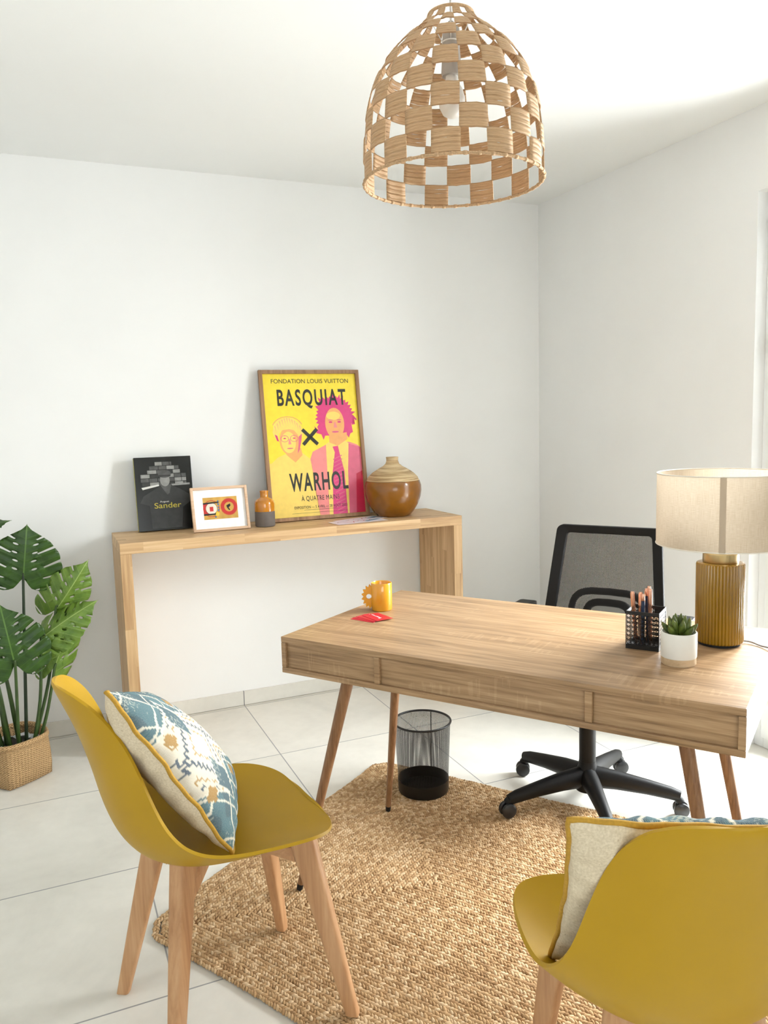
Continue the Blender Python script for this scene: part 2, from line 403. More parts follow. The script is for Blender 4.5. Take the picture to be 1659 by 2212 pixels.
# ------------------------------------------------------------------ flat artwork helpers
def text_poly(s, bold=0.0, sp=1.0):
    cu = bpy.data.curves.new('t', 'FONT'); cu.body = s; cu.offset = bold; cu.space_character = sp; cu.resolution_u = 4
    o = bpy.data.objects.new('t', cu); C.objects.link(o)
    dg = bpy.context.evaluated_depsgraph_get(); dg.update(); me = bpy.data.meshes.new_from_object(o.evaluated_get(dg))
    vs = [v.co[:2] for v in me.vertices]; fs = [tuple(p.vertices) for p in me.polygons]
    bpy.data.objects.remove(o); bpy.data.curves.remove(cu); bpy.data.meshes.remove(me)
    return vs, fs
class Flat:
    """print made of layers in the local x-z plane, facing -y"""
    def __init__(s, y0, step=.00012): s.mb = MB(); s.y = y0; s.st = step
    def poly(s, pts, mat, layer):
        bm = bmesh.new(); vs = [bm.verts.new((x, s.y-layer*s.st, z)) for x, z in pts]
        es = [bm.edges.new((vs[i], vs[(i+1) % len(vs)])) for i in range(len(vs))]
        bmesh.ops.triangle_fill(bm, use_beauty=True, edges=es); s.mb.bm(bm, mat)
    def ell(s, c, rx, rz, mat, layer, n=28, a0=0, a1=2*PI, rin=0):
        if rin:
            vs = []; fs = []
            for i in range(n+1):
                a = a0+(a1-a0)*i/n
                for q in (rin, 1): vs.append((c[0]+rx*q*math.cos(a), s.y-layer*s.st, c[1]+rz*q*math.sin(a)))
            for i in range(n): fs.append((2*i, 2*i+1, 2*i+3, 2*i+2))
            s.mb.add(vs, fs, mat)
        else: s.poly([(c[0]+rx*math.cos(a0+(a1-a0)*i/n), c[1]+rz*math.sin(a0+(a1-a0)*i/n)) for i in range(n)], mat, layer)
    def rect(s, x0, z0, x1, z1, mat, layer): s.mb.add([(x0, s.y-layer*s.st, z0), (x1, s.y-layer*s.st, z0), (x1, s.y-layer*s.st, z1), (x0, s.y-layer*s.st, z1)], [(0, 1, 2, 3)], mat)
    def text(s, body, x0, z0, x1, z1, mat, layer, bold=0.0, sp=1.0):
        vs, fs = text_poly(body, bold, sp); xs = [v[0] for v in vs]; zs = [v[1] for v in vs]
        a, b, c_, d = min(xs), max(xs), min(zs), max(zs)
        s.mb.add([(x0+(x-a)/(b-a)*(x1-x0), s.y-layer*s.st, z0+(z-c_)/(d-c_)*(z1-z0)) for x, z in vs], fs, mat)
    def build(s, name, parent): return s.mb.build(name, None, parent)
def ink(name, rgb, rough=.35, var=.03): return plain(name, rgb, rough, var=var, scale=40)
def picture_frame(t, W, Hh, wd, dp, mat, z0=0):
    mb = MB()
    for a, b_ in (((0, 0), (wd, Hh)), ((W-wd, 0), (W, Hh)), ((wd, 0), (W-wd, wd)), ((wd, Hh-wd), (W-wd, Hh))):
        mb.box((a[0], -dp, a[1]), (b_[0], 0, b_[1]))
    mb.build('frame', mat, t, mods=(BEV,))
    MB().box((wd, -.004, wd), (W-wd, -.001, Hh-wd)).build('backing_board', plain('backing_board', (120, 95, 70), .8), t)

# ------------------------------------------------------------------ framed poster
def poster():
    W, Hh = .506, .722
    t = thing('framed_poster', 'tall yellow and pink exhibition poster in brown wood frame leaning on the wall', 'poster', (-1.597, -.118, .9025))
    t.rotation_euler = (-.140, 0, 0)
    picture_frame(t, W, Hh, .0175, .02, M['frame_dark'])
    Y = ink('poster_yellow', (250, 224, 62)); Yd = ink('poster_warm_yellow', (247, 204, 66)); P = ink('poster_pink', (222, 62, 128)); Pl = ink('poster_light_pink', (240, 142, 138))
    Pk = ink('poster_rose', (226, 104, 134)); Sk = ink('poster_skin', (244, 176, 106)); B = ink('poster_black', (44, 44, 40)); Pa = ink('poster_pale', (249, 216, 110)); R = ink('poster_red', (206, 40, 76))
    f = Flat(-.0065)
    x0, x1, z0, z1 = .0175, W-.0175, .0175, Hh-.0175; w_, h_ = x1-x0, z1-z0
    def X(u): return x0+u*w_
    def Z(v): return z1-v*h_
    def pp(pts): return [(X(u), Z(v)) for u, v in pts]
    f.rect(x0, z0, x1, z1, Y, 0)
    # right figure: jacket, shirt, tie, neck, face, spiky hair
    f.poly(pp([(.50, .999), (.47, .86), (.455, .70), (.44, .60), (.47, .55), (.60, .51), (.66, .49), (.88, .49), (.96, .51), (.999, .53), (.999, .999)]), Pl, 1)
    f.poly(pp([(.86, .50), (.999, .53), (.999, .999), (.82, .999), (.78, .80)]), Pk, 2)
    f.poly(pp([(.93, .72), (.999, .70), (.999, .999), (.90, .999)]), R, 3)
    f.poly(pp([(.62, .50), (.70, .47), (.82, .47), (.87, .50), (.84, .70), (.82, .999), (.60, .999)]), Pa, 3)
    f.poly(pp([(.69, .52), (.75, .515), (.76, .56), (.80, .70), (.80, .999), (.64, .999), (.67, .70), (.71, .56)]), P, 4)
    for k in range(16):
        v = .58+k*.026; f.poly(pp([(.685, v+.028), (.785, v), (.785, v+.007), (.685, v+.035)]), Pk, 5)
    f.poly(pp([(.66, .44), (.86, .42), (.86, .47), (.75, .515), (.66, .49)]), Sk, 4)
    hair = []; n = 46; rnd = random.Random(3)
    for k in range(n):
        a = PI*(-.12+1.24*k/(n-1)); r = 1+(.22 if k % 2 else 0)*rnd.uniform(.4, 1.2)
        if .7 < a/PI < .82: r += .12
        hair.append((.745+.19*r*math.cos(a), .315-.145*r*math.sin(a)))
    hair += [(.555, .40), (.51, .37), (.53, .42), (.58, .43), (.60, .47), (.62, .44), (.86, .44), (.88, .46), (.90, .43), (.93, .42), (.92, .36), (.985, .33), (.95, .30)]
    f.poly(pp(hair), P, 3)
    f.ell((X(.735), Z(.355)), w_*.105, h_*.112, Sk, 6); f.ell((X(.725), Z(.30)), w_*.075, h_*.03, Pa, 7)
    for q in (.69, .785): f.ell((X(q), Z(.345)), w_*.020, h_*.006, P, 8); f.ell((X(q), Z(.330)), w_*.028, h_*.003, Pk, 8)
    f.poly(pp([(.73, .345), (.745, .345), (.76, .385), (.72, .385)]), Pl, 8); f.ell((X(.735), Z(.415)), w_*.038, h_*.007, Pk, 8)
    # left figure: pale shirt, face with round glasses, fair hair
    f.poly(pp([(.03, .62), (.10, .58), (.20, .555), (.36, .555), (.44, .60), (.46, .70), (.48, .86), (.50, .999), (.0, .999), (.0, .62)]), Pa, 1)
    f.poly(pp([(.16, .53), (.35, .52), (.36, .57), (.28, .62), (.20, .57)]), Sk, 2)
    f.ell((X(.235), Z(.468)), w_*.105, h_*.098, Sk, 5); f.ell((X(.225), Z(.478)), w_*.075, h_*.075, Pa, 6)
    f.poly(pp([(.085, .455), (.065, .405), (.08, .355), (.13, .318), (.21, .303), (.29, .312), (.355, .345), (.385, .395), (.37, .45), (.345, .47), (.325, .425), (.29, .395), (.24, .385), (.17, .392), (.13, .415), (.115, .465)]), Pa, 7)
    for k in range(11): a_ = .09+.026*k; b_ = .375-.055*math.sin(PI*k/10); f.poly(pp([(a_, b_-.012), (a_+.005, b_-.014), (a_+.014, b_+.034)]), Pl, 8)
    f.ell((X(.225), Z(.385)), w_*.165, h_*.088, Pl, 8, n=40, a0=.35, a1=2.8, rin=.965)
    f.poly(pp([(.085, .42), (.11, .43), (.125, .47), (.105, .465)]), P, 8); f.poly(pp([(.335, .44), (.37, .42), (.36, .47), (.335, .53), (.31, .56), (.325, .50)]), Pk, 8)
    for q in (.185, .285):
        f.ell((X(q), Z(.452)), w_*.042, h_*.024, Pk, 9, rin=.88); f.ell((X(q), Z(.450)), w_*.014, h_*.004, P, 9); f.ell((X(q), Z(.432)), w_*.026, h_*.002, Pl, 9)
    f.poly(pp([(.228, .455), (.240, .455), (.252, .492), (.220, .492)]), Pl, 9); f.ell((X(.235), Z(.520)), w_*.034, h_*.0035, Pk, 9)
    # lettering
    f.text('FONDATION LOUIS VUITTON', X(.09), Z(.066), X(.92), Z(.036), B, 10)
    f.text('BASQUIAT', X(.14), Z(.245), X(.88), Z(.108), B, 10, .022, 1.22)
    f.text('WARHOL', X(.20), Z(.825), X(.83), Z(.695), B, 10, .022, 1.18)
    f.text('À QUATRE MAINS', X(.31), Z(.898), X(.72), Z(.85), B, 10, .0, 1.05)
    f.text('EXPOSITION — 5 AVRIL — 28 AOÛT 2023', X(.23), Z(.946), X(.80), Z(.922), B, 10, .0, 1.05)
    for a in (PI/4, -PI/4):
        cx, cz = X(.455), Z(.445); l, hw = .052, .0085; ca, sa = math.cos(a), math.sin(a)
        f.poly([(cx+l*ca*i-hw*sa*j, cz+l*sa*i+hw*ca*j) for i, j in ((-1, -1), (1, -1), (1, 1), (-1, 1))], B, 11)
    f.rect(X(.33), Z(.957), X(.68), Z(.955), B, 10); f.rect(X(.20), Z(.977), X(.80), Z(.9755), B, 10)
    f.build('poster_print', t)
    g = NT('framing_glass'); gl = g.n('ShaderNodeBsdfGlossy'); gl.inputs['Roughness'].default_value = .12; tr = g.n('ShaderNodeBsdfTransparent'); mx = g.n('ShaderNodeMixShader'); fr_ = g.n('ShaderNodeLayerWeight'); fr_.inputs[0].default_value = .06
    g.t.links.new(fr_.outputs[0], mx.inputs[0]); g.t.links.new(tr.outputs[0], mx.inputs[1]); g.t.links.new(gl.outputs[0], mx.inputs[2]); g.t.links.new(mx.outputs[0], g.out.inputs[0]); M['fglass'] = g.m
    MB().add([(.017, -.0115, .017), (W-.017, -.0115, .017), (W-.017, -.0115, Hh-.017), (.017, -.0115, Hh-.017)], [(0, 1, 2, 3)]).build('glass_sheet', g.m, t)
poster()

# ------------------------------------------------------------------ dark photo book
def book():
    W, Hh, D = .250, .330, .028
    t = thing('photo_book', 'black hardcover photography book standing upright at left end of the console', 'book', (-2.188, -.080, .9025))
    t.rotation_euler = (-.14, .0, 0)
    K = ink('cover_black', (30, 31, 29), .18); G1 = ink('cover_grey', (88, 88, 86), .25, .15); G2 = ink('cover_light_grey', (150, 150, 146), .25, .12); G3 = ink('cover_dark_grey', (52, 53, 51), .25, .1)
    Wt = ink('cover_white', (225, 225, 220), .3); Yl = ink('title_yellow', (212, 196, 60), .3)
    MB().box((0, -D, 0), (W, -D+.003, Hh)).box((0, -.003, 0), (W, 0, Hh)).box((W-.003, -D+.003, 0), (W, -.003, Hh)).build('cover', K, t, mods=(BEV,))
    MB().box((.0004, -D+.0031, .003), (W-.0031, -.0031, Hh-.003)).build('page_block', plain('yellow_page_edges', (205, 196, 90), .7), t)
    f = Flat(-D-.0002)
    def X(u): return u*W
    def Z(v): return Hh*(1-v)
    rnd = random.Random(8)
    rows = [(.07, .36, .66), (.125, .26, .78), (.18, .22, .80), (.235, .10, .90), (.29, .10, .90), (.345, .12, .90)]
    for v, a, b_ in rows:
        u = a
        while u < b_-.03:
            wd = rnd.uniform(.12, .17); u2 = min(u+wd, b_); f.rect(X(u), Z(v+.048), X(u2-.008), Z(v), rnd.choice((G1, G1, G3, G2)), 1); u = u2
    f.poly([(X(.10), Z(.41)), (X(.40), Z(.375)), (X(.41), Z(.395)), (X(.12), Z(.44))], Wt, 2); f.poly([(X(.62), Z(.375)), (X(.95), Z(.37)), (X(.95), Z(.395)), (X(.64), Z(.40))], G2, 2)
    f.poly([(X(u), Z(v)) for u, v in ((.06, .62), (.12, .53), (.30, .45), (.42, .40), (.62, .39), (.76, .44), (.92, .52), (.95, .62), (.80, .70), (.76, .97), (.24, .97), (.22, .66))], G3, 3)
    f.poly([(X(u), Z(v)) for u, v in ((.43, .39), (.62, .38), (.58, .50), (.54, .52))], G1, 4)
    f.ell((X(.515), Z(.32)), W*.085, Hh*.085, G2, 5); f.ell((X(.515), Z(.235)), W*.115, Hh*.055, G1, 6); f.rect(X(.41), Z(.272), X(.62), Z(.25), G3, 7)
    f.text('August', X(.40), Z(.63), X(.56), Z(.598), Wt, 8); f.text('Sander', X(.30), Z(.70), X(.77), Z(.625), Yl, 8, .004)
    f.build('cover_print', t)
book()

# ------------------------------------------------------------------ small framed picture
def small_picture():
    W, Hh = .253, .196
    t = thing('framed_picture', 'small landscape picture with white mat in pale wood frame leaning on black book', 'picture', (-1.975, -.252, .9025), .035)
    t.rotation_euler = (-.205, 0, .035)
    picture_frame(t, W, Hh, .0115, .016, M['frame_light'])
    Wt = ink('mat_white', (246, 246, 244), .6); Oc = ink('print_ochre', (205, 160, 72), .5, .08); Rd = ink('print_red', (196, 48, 44)); Bl = ink('print_blue', (50, 110, 160)); Bk = ink('print_black', (28, 26, 26)); Cr = ink('print_cream', (232, 222, 205)); Yl = ink('print_yellow', (232, 200, 60))
    f = Flat(-.005)
    f.rect(.0115, .0115, W-.0115, Hh-.0115, Wt, 0)
    x0, x1, z0, z1 = .052, .205, .052, .150; f.rect(x0, z0, x1, z1, Oc, 1)
    c1 = (.088, .100); c2 = (.167, .104)
    f.rect(x0, .076, .083, .124, Rd, 2)
    f.ell(c1, .037, .037, Rd, 3, rin=.93); f.ell(c1, .026, .026, Cr, 4); f.ell(c1, .026, .026, Bk, 5, rin=.95); f.rect(.080, .088, .096, .108, Rd, 6)
    f.poly([(x0, .120), (.122, .124), (.122, .130), (x0, .127)], Bk, 6); f.poly([(x0, .070), (.110, .072), (.110, .078), (x0, .078)], Bk, 6)
    for z, r in ((.132, .004), (.118, .005), (.104, .004), (.092, .005), (.062, .004)): f.ell((.119 if z > .07 else .104, z), r*.8, r, Bl, 7, 10)
    f.poly([(.103, .068), (.118, .066), (.122, .080), (.108, .086)], Yl, 7)
    f.ell(c2, .038, .038, Rd, 3, rin=.96); f.ell(c2, .036, .036, Rd, 4, rin=.60)
    f.poly([(.155, .110), (.172, .118), (.174, .108), (.164, .100), (.172, .090), (.166, .088), (.158, .100)], Bk, 5)
    f.build('picture_print', t)
    MB().add([(.011, -.0088, .011), (W-.011, -.0088, .011), (W-.011, -.0088, Hh-.011), (.011, -.0088, Hh-.011)], [(0, 1, 2, 3)]).build('glass_sheet', M['fglass'], t)
small_picture()

# ------------------------------------------------------------------ two-tone bottle vase, round vase, leaflets
def bottle():
    t = thing('bottle_vase', 'small ceramic bottle vase, glossy mustard above matt grey, beside tall poster', 'vase', (-1.643, -.215, .902))
    gm = plain('mustard_glaze', (196, 124, 16), .12, var=.06, scale=20, coat=.6); gr = plain('grey_bisque', (112, 104, 98), .9, var=.05)
    R = .0455
    MB().lathe([(0, .0), (R-.006, 0), (R-.001, .003), (R, .01), (R, .070)], 40).build('lower_body', gr, t, angle=50)
    MB().lathe([(0, .0701), (R, .0701), (R+.0005, .074), (R, .105), (R-.003, .117), (R-.012, .126), (.022, .131), (.0185, .135), (.0185, .155), (.0195, .160), (.0185, .164), (.014, .164), (.013, .155), (.013, .13)], 40).build('glazed_body', gm, t, angle=60)
bottle()
def round_vase():
    t = thing('round_vase', 'round brown lacquered vase with bamboo shoulder at right end of the console', 'vase', (-.994, -.203, .902))
    br = plain('brown_lacquer', (138, 86, 14), .22, var=.1, scale=14, coat=.3)
    MB().lathe([(0, 0), (.075, 0), (.086, .006), (.102, .026), (.122, .06), (.135, .095), (.1395, .125), (.1385, .150), (.133, .168), (.1305, .173), (.125, .173), (0, .172)], 64).build('body', br, t, angle=50)
    bt = NT('bamboo_coil'); o = bt.sep(bt.coord()); s_ = bt.math('SINE', bt.math('MULTIPLY', o[2], 1250)); nn = bt.noise(bt.mapping(bt.coord(), (8, 8, 160)), 1, 4)
    bt.base(bt.ramp(bt.math('ADD', bt.math('MULTIPLY', s_, .12), nn), [(.3, lin((150, 118, 78))), (.55, lin((206, 178, 134))), (.75, lin((226, 205, 166)))])); bt.rough(.6); bt.bump(s_, .35, .001)
    MB().lathe([(.1285, .1735), (.122, .190), (.100, .212), (.072, .230), (.048, .243), (.034, .255), (.029, .268), (.029, .280), (.031, .286), (.028, .2885), (.022, .2885), (.021, .270), (.026, .25)], 64).build('bamboo_shoulder', bt.m, t, angle=60)
round_vase()
def leaflets():
    pap = plain('glossy_paper', (236, 230, 234), .35); Rd = ink('leaflet_red', (190, 40, 48)); Bl = ink('leaflet_blue', (120, 160, 185)); G = ink('leaflet_grey', (150, 130, 140))
    for k, (x, y, a, z, lab) in enumerate([(-1.185, -.245, .35, .9022, 'pale leaflet lying beneath the other leaflet on the console'), (-1.225, -.315, .12, .9032, 'top printed leaflet with red scribble lying on the console in front of poster')]):
        t = MB().box((-.13, -.055, 0), (.13, .055, .0006)).build('leaflet', pap); t.location = (x, y, z); t.rotation_euler = (0, 0, a)
        tag(t, lab, 'leaflet', 'leaflets on the console')
        p = MB(); rnd = random.Random(5+k); z_ = .0009
        def strip(x0, y0, x1, y1, wd, m_):
            d = Vector((x1-x0, y1-y0)); n = Vector((-d.y, d.x)).normalized()*wd
            p.add([(x0-n.x, y0-n.y, z_), (x1-n.x, y1-n.y, z_), (x1+n.x, y1+n.y, z_), (x0+n.x, y0+n.y, z_)], [(0, 1, 2, 3)], m_)
        px, py = -.11, 0
        for j in range(13):
            nx, ny = px+.015, rnd.uniform(-.025, .03); strip(px, py, nx, ny, .0022, G if j < 3 else Rd); px, py = nx, ny
        strip(.03, -.02, .12, .02, .012, Bl)
        p.build('printed_sheet', None, t)
leaflets()

# ------------------------------------------------------------------ desk
TH = -.9658; DO = Vector((-1.988, -1.65, 0)); DU = Vector((math.cos(TH), math.sin(TH), 0)); DV = Vector((-math.sin(TH), math.cos(TH), 0))
DZ = .785
def D(u, v, z=DZ): p = DO+DU*u+DV*v; return (p.x, p.y, z)
def desk():
    t = thing('desk', 'wide oak desk with three recessed front panels standing on the jute rug', 'desk', D(0, 0, 0), TH)
    L, W, Z, hb = 1.179, .651, DZ, .102; m = M['desk']
    MB().box((0, 0, Z-.016), (L, W, Z)).build('desk_top', m, t, mods=(BEV,))
    MB().box((0, 0, Z-hb), (L, W, Z-hb+.015)).build('bottom_board', m, t, mods=(BEV,))
    for x in (0, L-.015): MB().box((x, 0, Z-hb+.0155), (x+.015, W, Z-.0165)).build('side_board', m, t, mods=(BEV,))
    for x in (.303, .853): MB().box((x, 0, Z-hb+.0155), (x+.017, .25, Z-.0165)).build('divider', m, t, mods=(BEV,))
    for a, b_ in ((.0155, .3025), (.3205, .8525), (.8705, L-.0155)): MB().box((a, .009, Z-hb+.0155), (b_, .024, Z-.0165)).build('front_panel', m, t)
    for a, b_ in ((.0155, .39), (.395, .78), (.785, L-.0155)):
        dr = MB().box((a, W-.024, Z-hb+.0165), (b_, W-.006, Z-.0175)).build('drawer', m, t, mods=(BEV,))
    for sx in (0, 1):
        for sy in (0, 1):
            foot = Vector((-.010, .046, .0125)) if sy == 0 else Vector((-.027, W-.081, .0125)); top = Vector((.143, .13, Z-hb)) if sy == 0 else Vector((.066, W-.13, Z-hb))
            if sx: foot.x, top.x = (1.170, 1.035) if sy == 0 else (1.142, 1.025)
            lg = MB().tube([foot+(top-foot)*.025, foot+(top-foot)*.5, top], [.0095, .0135, .0180], 20).build('leg', M['desk_leg'], t, smooth=True, angle=40)
            MB().tube([foot, foot+(top-foot)*.026], [.0085, .0098], 16).build('foot_cap', M['rubber'], lg, angle=40)
desk()

# ------------------------------------------------------------------ shell chairs
def shell_chair():
    t = thing('shell_chair', 'mustard yellow plastic shell chair with beech legs, left of the desk', 'chair', (-2.230, -1.963, 0), .126, 'yellow shell chairs')
    RIM = [(.210, .461, 0), (.2135, .460, .075), (.206, .4615, .145), (.180, .467, .193), (.135, .476, .220), (.077, .483, .230), (.014, .489, .232), (-.048, .495, .228), (-.103, .508, .221), (-.145, .531, .209), (-.175, .569, .194), (-.196, .620, .180), (-.214, .678, .167), (-.234, .735, .153), (-.259, .784, .137), (-.286, .820, .115), (-.311, .842, .087), (-.329, .852, .054), (-.337, .855, .025), (-.340, .856, 0)]
    CEN = [(.210, .461), (.214, .456), (.203, .452), (.178, .448), (.135, .441), (.077, .432), (.014, .424), (-.048, .419), (-.103, .421), (-.150, .432), (-.195, .457), (-.232, .505), (-.256, .57), (-.272, .64), (-.290, .71), (-.308, .765), (-.324, .806), (-.336, .836), (-.341, .851), (-.340, .856)]
    rs = bezier([(a[0], a[1], a[2]) for a in RIM], 3); cs = bezier([(a[0], a[1], 0) for a in CEN], 3)
    n = 20; rows = []
    for r, c in zip(rs, cs):
        row = []; wd = max(r.z, 0)
        for j in range(n+1):
            s_ = -1+2*j/n; q = math.sin(s_*PI/2)*.25+s_*.75; k = abs(q)**2.4
            row.append((c.x*(1-k)+r.x*k, wd*q, c.y*(1-k)+r.y*k))
        rows.append(row)
    bm = bmesh.new(); vs = [[bm.verts.new(p) for p in r] for r in rows]
    for i in range(len(rows)-1):
        for j in range(n): bm.faces.new((vs[i][j], vs[i][j+1], vs[i+1][j+1], vs[i+1][j]))
    bmesh.ops.remove_doubles(bm, verts=bm.verts, dist=.0004)
    bvh = BVHTree.FromBMesh(bm)
    def under(p, lim):
        h = bvh.ray_cast(Vector((p[0], p[1], .30)), Vector((0, 0, 1)), .4)
        return min(h[0].z-.003, lim) if h[0] else lim
    mb = MB().bm(bm)
    mb.build('seat_shell', M['shell'], t, smooth=True, mods=(('SOLIDIFY', dict(thickness=.007, offset=0)), ('BEVEL', dict(width=.003, segments=2, limit_method='ANGLE', angle_limit=.9)), ('SUBSURF', dict(levels=1, render_levels=1))))
    feet = {(-1, 1): (-.216, .177), (1, 1): (.201, .171), (1, -1): (.216, -.203), (-1, -1): (-.192, -.180)}
    for (sx, sy), (fx, fy) in feet.items():
        tx, ty = (.138 if sx > 0 else -.122), sy*(.128 if sx > 0 else .094); top = Vector((tx, ty, .452 if sx < 0 else .443)); z0 = .0125 if (sx > 0) else .0002
        a = Vector((tx, ty, 0)).normalized(); b_ = Vector((-a.y, a.x, 0)); rings = []
        for k in range(9):
            q = k/8; p = Vector((fx, fy, z0))*(1-q)+top*q; wa = .0150+.015*q**.9; wb = .0125+.0085*q; rr = []
            for i in range(16):
                th = 2*PI*(i+.5)/16; cx, cy = math.cos(th), math.sin(th); e_ = .45
                rr.append(tuple(p+a*wa*math.copysign(abs(cx)**e_, cx)+b_*wb*math.copysign(abs(cy)**e_, cy)))
            rings.append(rr)
        rings[-1] = [(p[0], p[1], under(p, .50)) for p in rings[-1]]; rings[-2] = [(p[0], p[1], min(p[2], under(p, .5)-.004)) for p in rings[-2]]
        lg = MB().loft(rings).build('leg', M['beech'], t, angle=40)
        # gusset where the leg turns into the rail
        g = [(top-a*.018+Vector((0, 0, -.030))), (top-a*.012+Vector((0, 0, -.105 if sx < 0 else -.066))), (top-a*.085+Vector((0, 0, -.050))), (top-a*.085+Vector((0, 0, -.030)))]
        MB().loft([[tuple(p+b_*.0125) for p in g], [tuple(p-b_*.0125) for p in g]]).build('corner_brace', M['beech'], lg, mods=(BEV,))
    for s_ in (-1, 1):
        P0, P1 = Vector((-.114, -s_*.090, .402)), Vector((.130, s_*.122, .402)); d = (P1-P0).normalized(); nn = Vector((-d.y, d.x, 0))*.0125
        hz = .011 if s_ > 0 else .0108
        MB().loft([[tuple(P0+q*nn+Vector((0, 0, r*hz))) for q, r in ((-1, -1), (1, -1), (1, 1), (-1, 1))], [tuple(P1+q*nn+Vector((0, 0, r*hz))) for q, r in ((-1, -1), (1, -1), (1, 1), (-1, 1))]]).build('under_rail', M['beech_dark'], t, mods=(BEV,))
    return t
chair = shell_chair()
dup(chair, (-1.645, -2.729, .0), 1.157, 'mustard yellow plastic shell chair seen from behind, nearest the camera')

# ------------------------------------------------------------------ cushions
def pat(u, v):
    """kilim pattern of the cushion front, u across, v up, both -1..1 -> linear colour"""
    teal = (58, 106, 118); teal2 = (40, 84, 100); cream = (214, 204, 184); navy = (40, 66, 90); must = (160, 118, 40); white = (226, 219, 200)
    def tri(x, p): x = x/p % 1; return abs(x-.5)*2
    a, b = u+v, u-v; ja = .075*(tri(b, .11)-.5); jb = .075*(tri(a, .11)-.5)
    base = cream
    ca, cb = (a/.92+.5) % 1-.5, (b/.92+.5) % 1-.5            # cells between the diagonal lines, 0 on a line
    if abs(ca*.92+ja) < .030 or abs(cb*.92+jb) < .030: base = navy
    da, db = abs(abs(ca)-.5), abs(abs(cb)-.5); m = max(da, db); par = (math.floor(a/.92)+math.floor(b/.92)) % 2
    mj = m*.92+(.05*(tri(b if da > db else a, .10)-.5))
    if abs(mj-.27) < .013: base = must
    if par and abs(mj-.17) < .015: base = navy
    if par and abs(mj-.08) < .013: base = must
    e1 = abs(v)+.30*tri(u, 1.0)+.03*(tri(a, .09)-.5)
    if e1 > .66:
        base = teal2 if noise.noise(Vector((u*4, v*4, 5))) > 0 else teal
        if abs((a/.46+.5) % 1-.5)*.46 < .011+.008*tri(b, .07) or abs((b/.46+.5) % 1-.5)*.46 < .011+.008*tri(a, .07): base = white
    elif e1 > .625: base = white
    for cx, cy in ((.50, .42), (-.50, .42), (.50, -.44), (-.50, -.44)):
        q = abs(u-cx)*1.1+abs(v-cy)*.80+.05*(tri(a, .09)-.5)
        if q < .22: base = teal2
        elif q < .255: base = white
    for cx, cy in ((.0, .60), (.0, -.60), (.88, .28), (-.88, .28), (.88, -.42), (-.88, -.42)):
        x, y = abs(u-cx), abs(v-cy)
        if max(x, y) < .10 and base == navy: base = cream
        if (x < .026 and y < .080) or (y < .026 and x < .080) or (x < .050 and y < .050 and (x < .03 or y < .03 or x+y > .04)): base = must
    # worn weave: yarn colours fade into the cream ground in places
    f_ = noise.noise(Vector((u*2.6+4, v*2.6, 0)))+.8*noise.noise(Vector((u*70, v*70, 2)))
    if base in (teal, teal2) and f_ > .52: base = tuple((p+2*q)//3 for p, q in zip(base, cream))
    return lin(base)
CM = {}
def cushion_mats():
    t = NT('woven_kilim'); at = t.n('ShaderNodeAttribute', _attribute_name='weave'); nf = t.noise(t.coord('UV'), 220, 2)
    o = t.sep(t.coord('UV')); wv = t.math('MULTIPLY', t.math('SINE', t.math('MULTIPLY', o[0], 800)), t.math('SINE', t.math('MULTIPLY', o[1], 800)))
    t.base(t.mix(t.math('MULTIPLY', nf, .30), at.outputs['Color'], lin((222, 218, 206)))); t.rough(.9); t.bump(wv, .4, .0008); t.b.inputs['Specular IOR Level'].default_value = .15
    t2 = NT('beige_linen'); nf = t2.noise(t2.coord(), 260, 3); sp = t2.math('GREATER_THAN', t2.noise(t2.mapping(t2.coord(), (1, 1, .35)), 190, 2), .735)
    t2.base(t2.mix(sp, t2.ramp(nf, [(.3, lin((206, 190, 160))), (.7, lin((228, 214, 188)))]), lin((170, 148, 116)))); t2.rough(.92); t2.bump(nf, .3, .0008); t2.b.inputs['Specular IOR Level'].default_value = .15
    CM['f'] = t.m; CM['b'] = t2.m; CM['p'] = plain('mustard_piping', (190, 146, 48), .8, var=.08, scale=200)
cushion_mats()
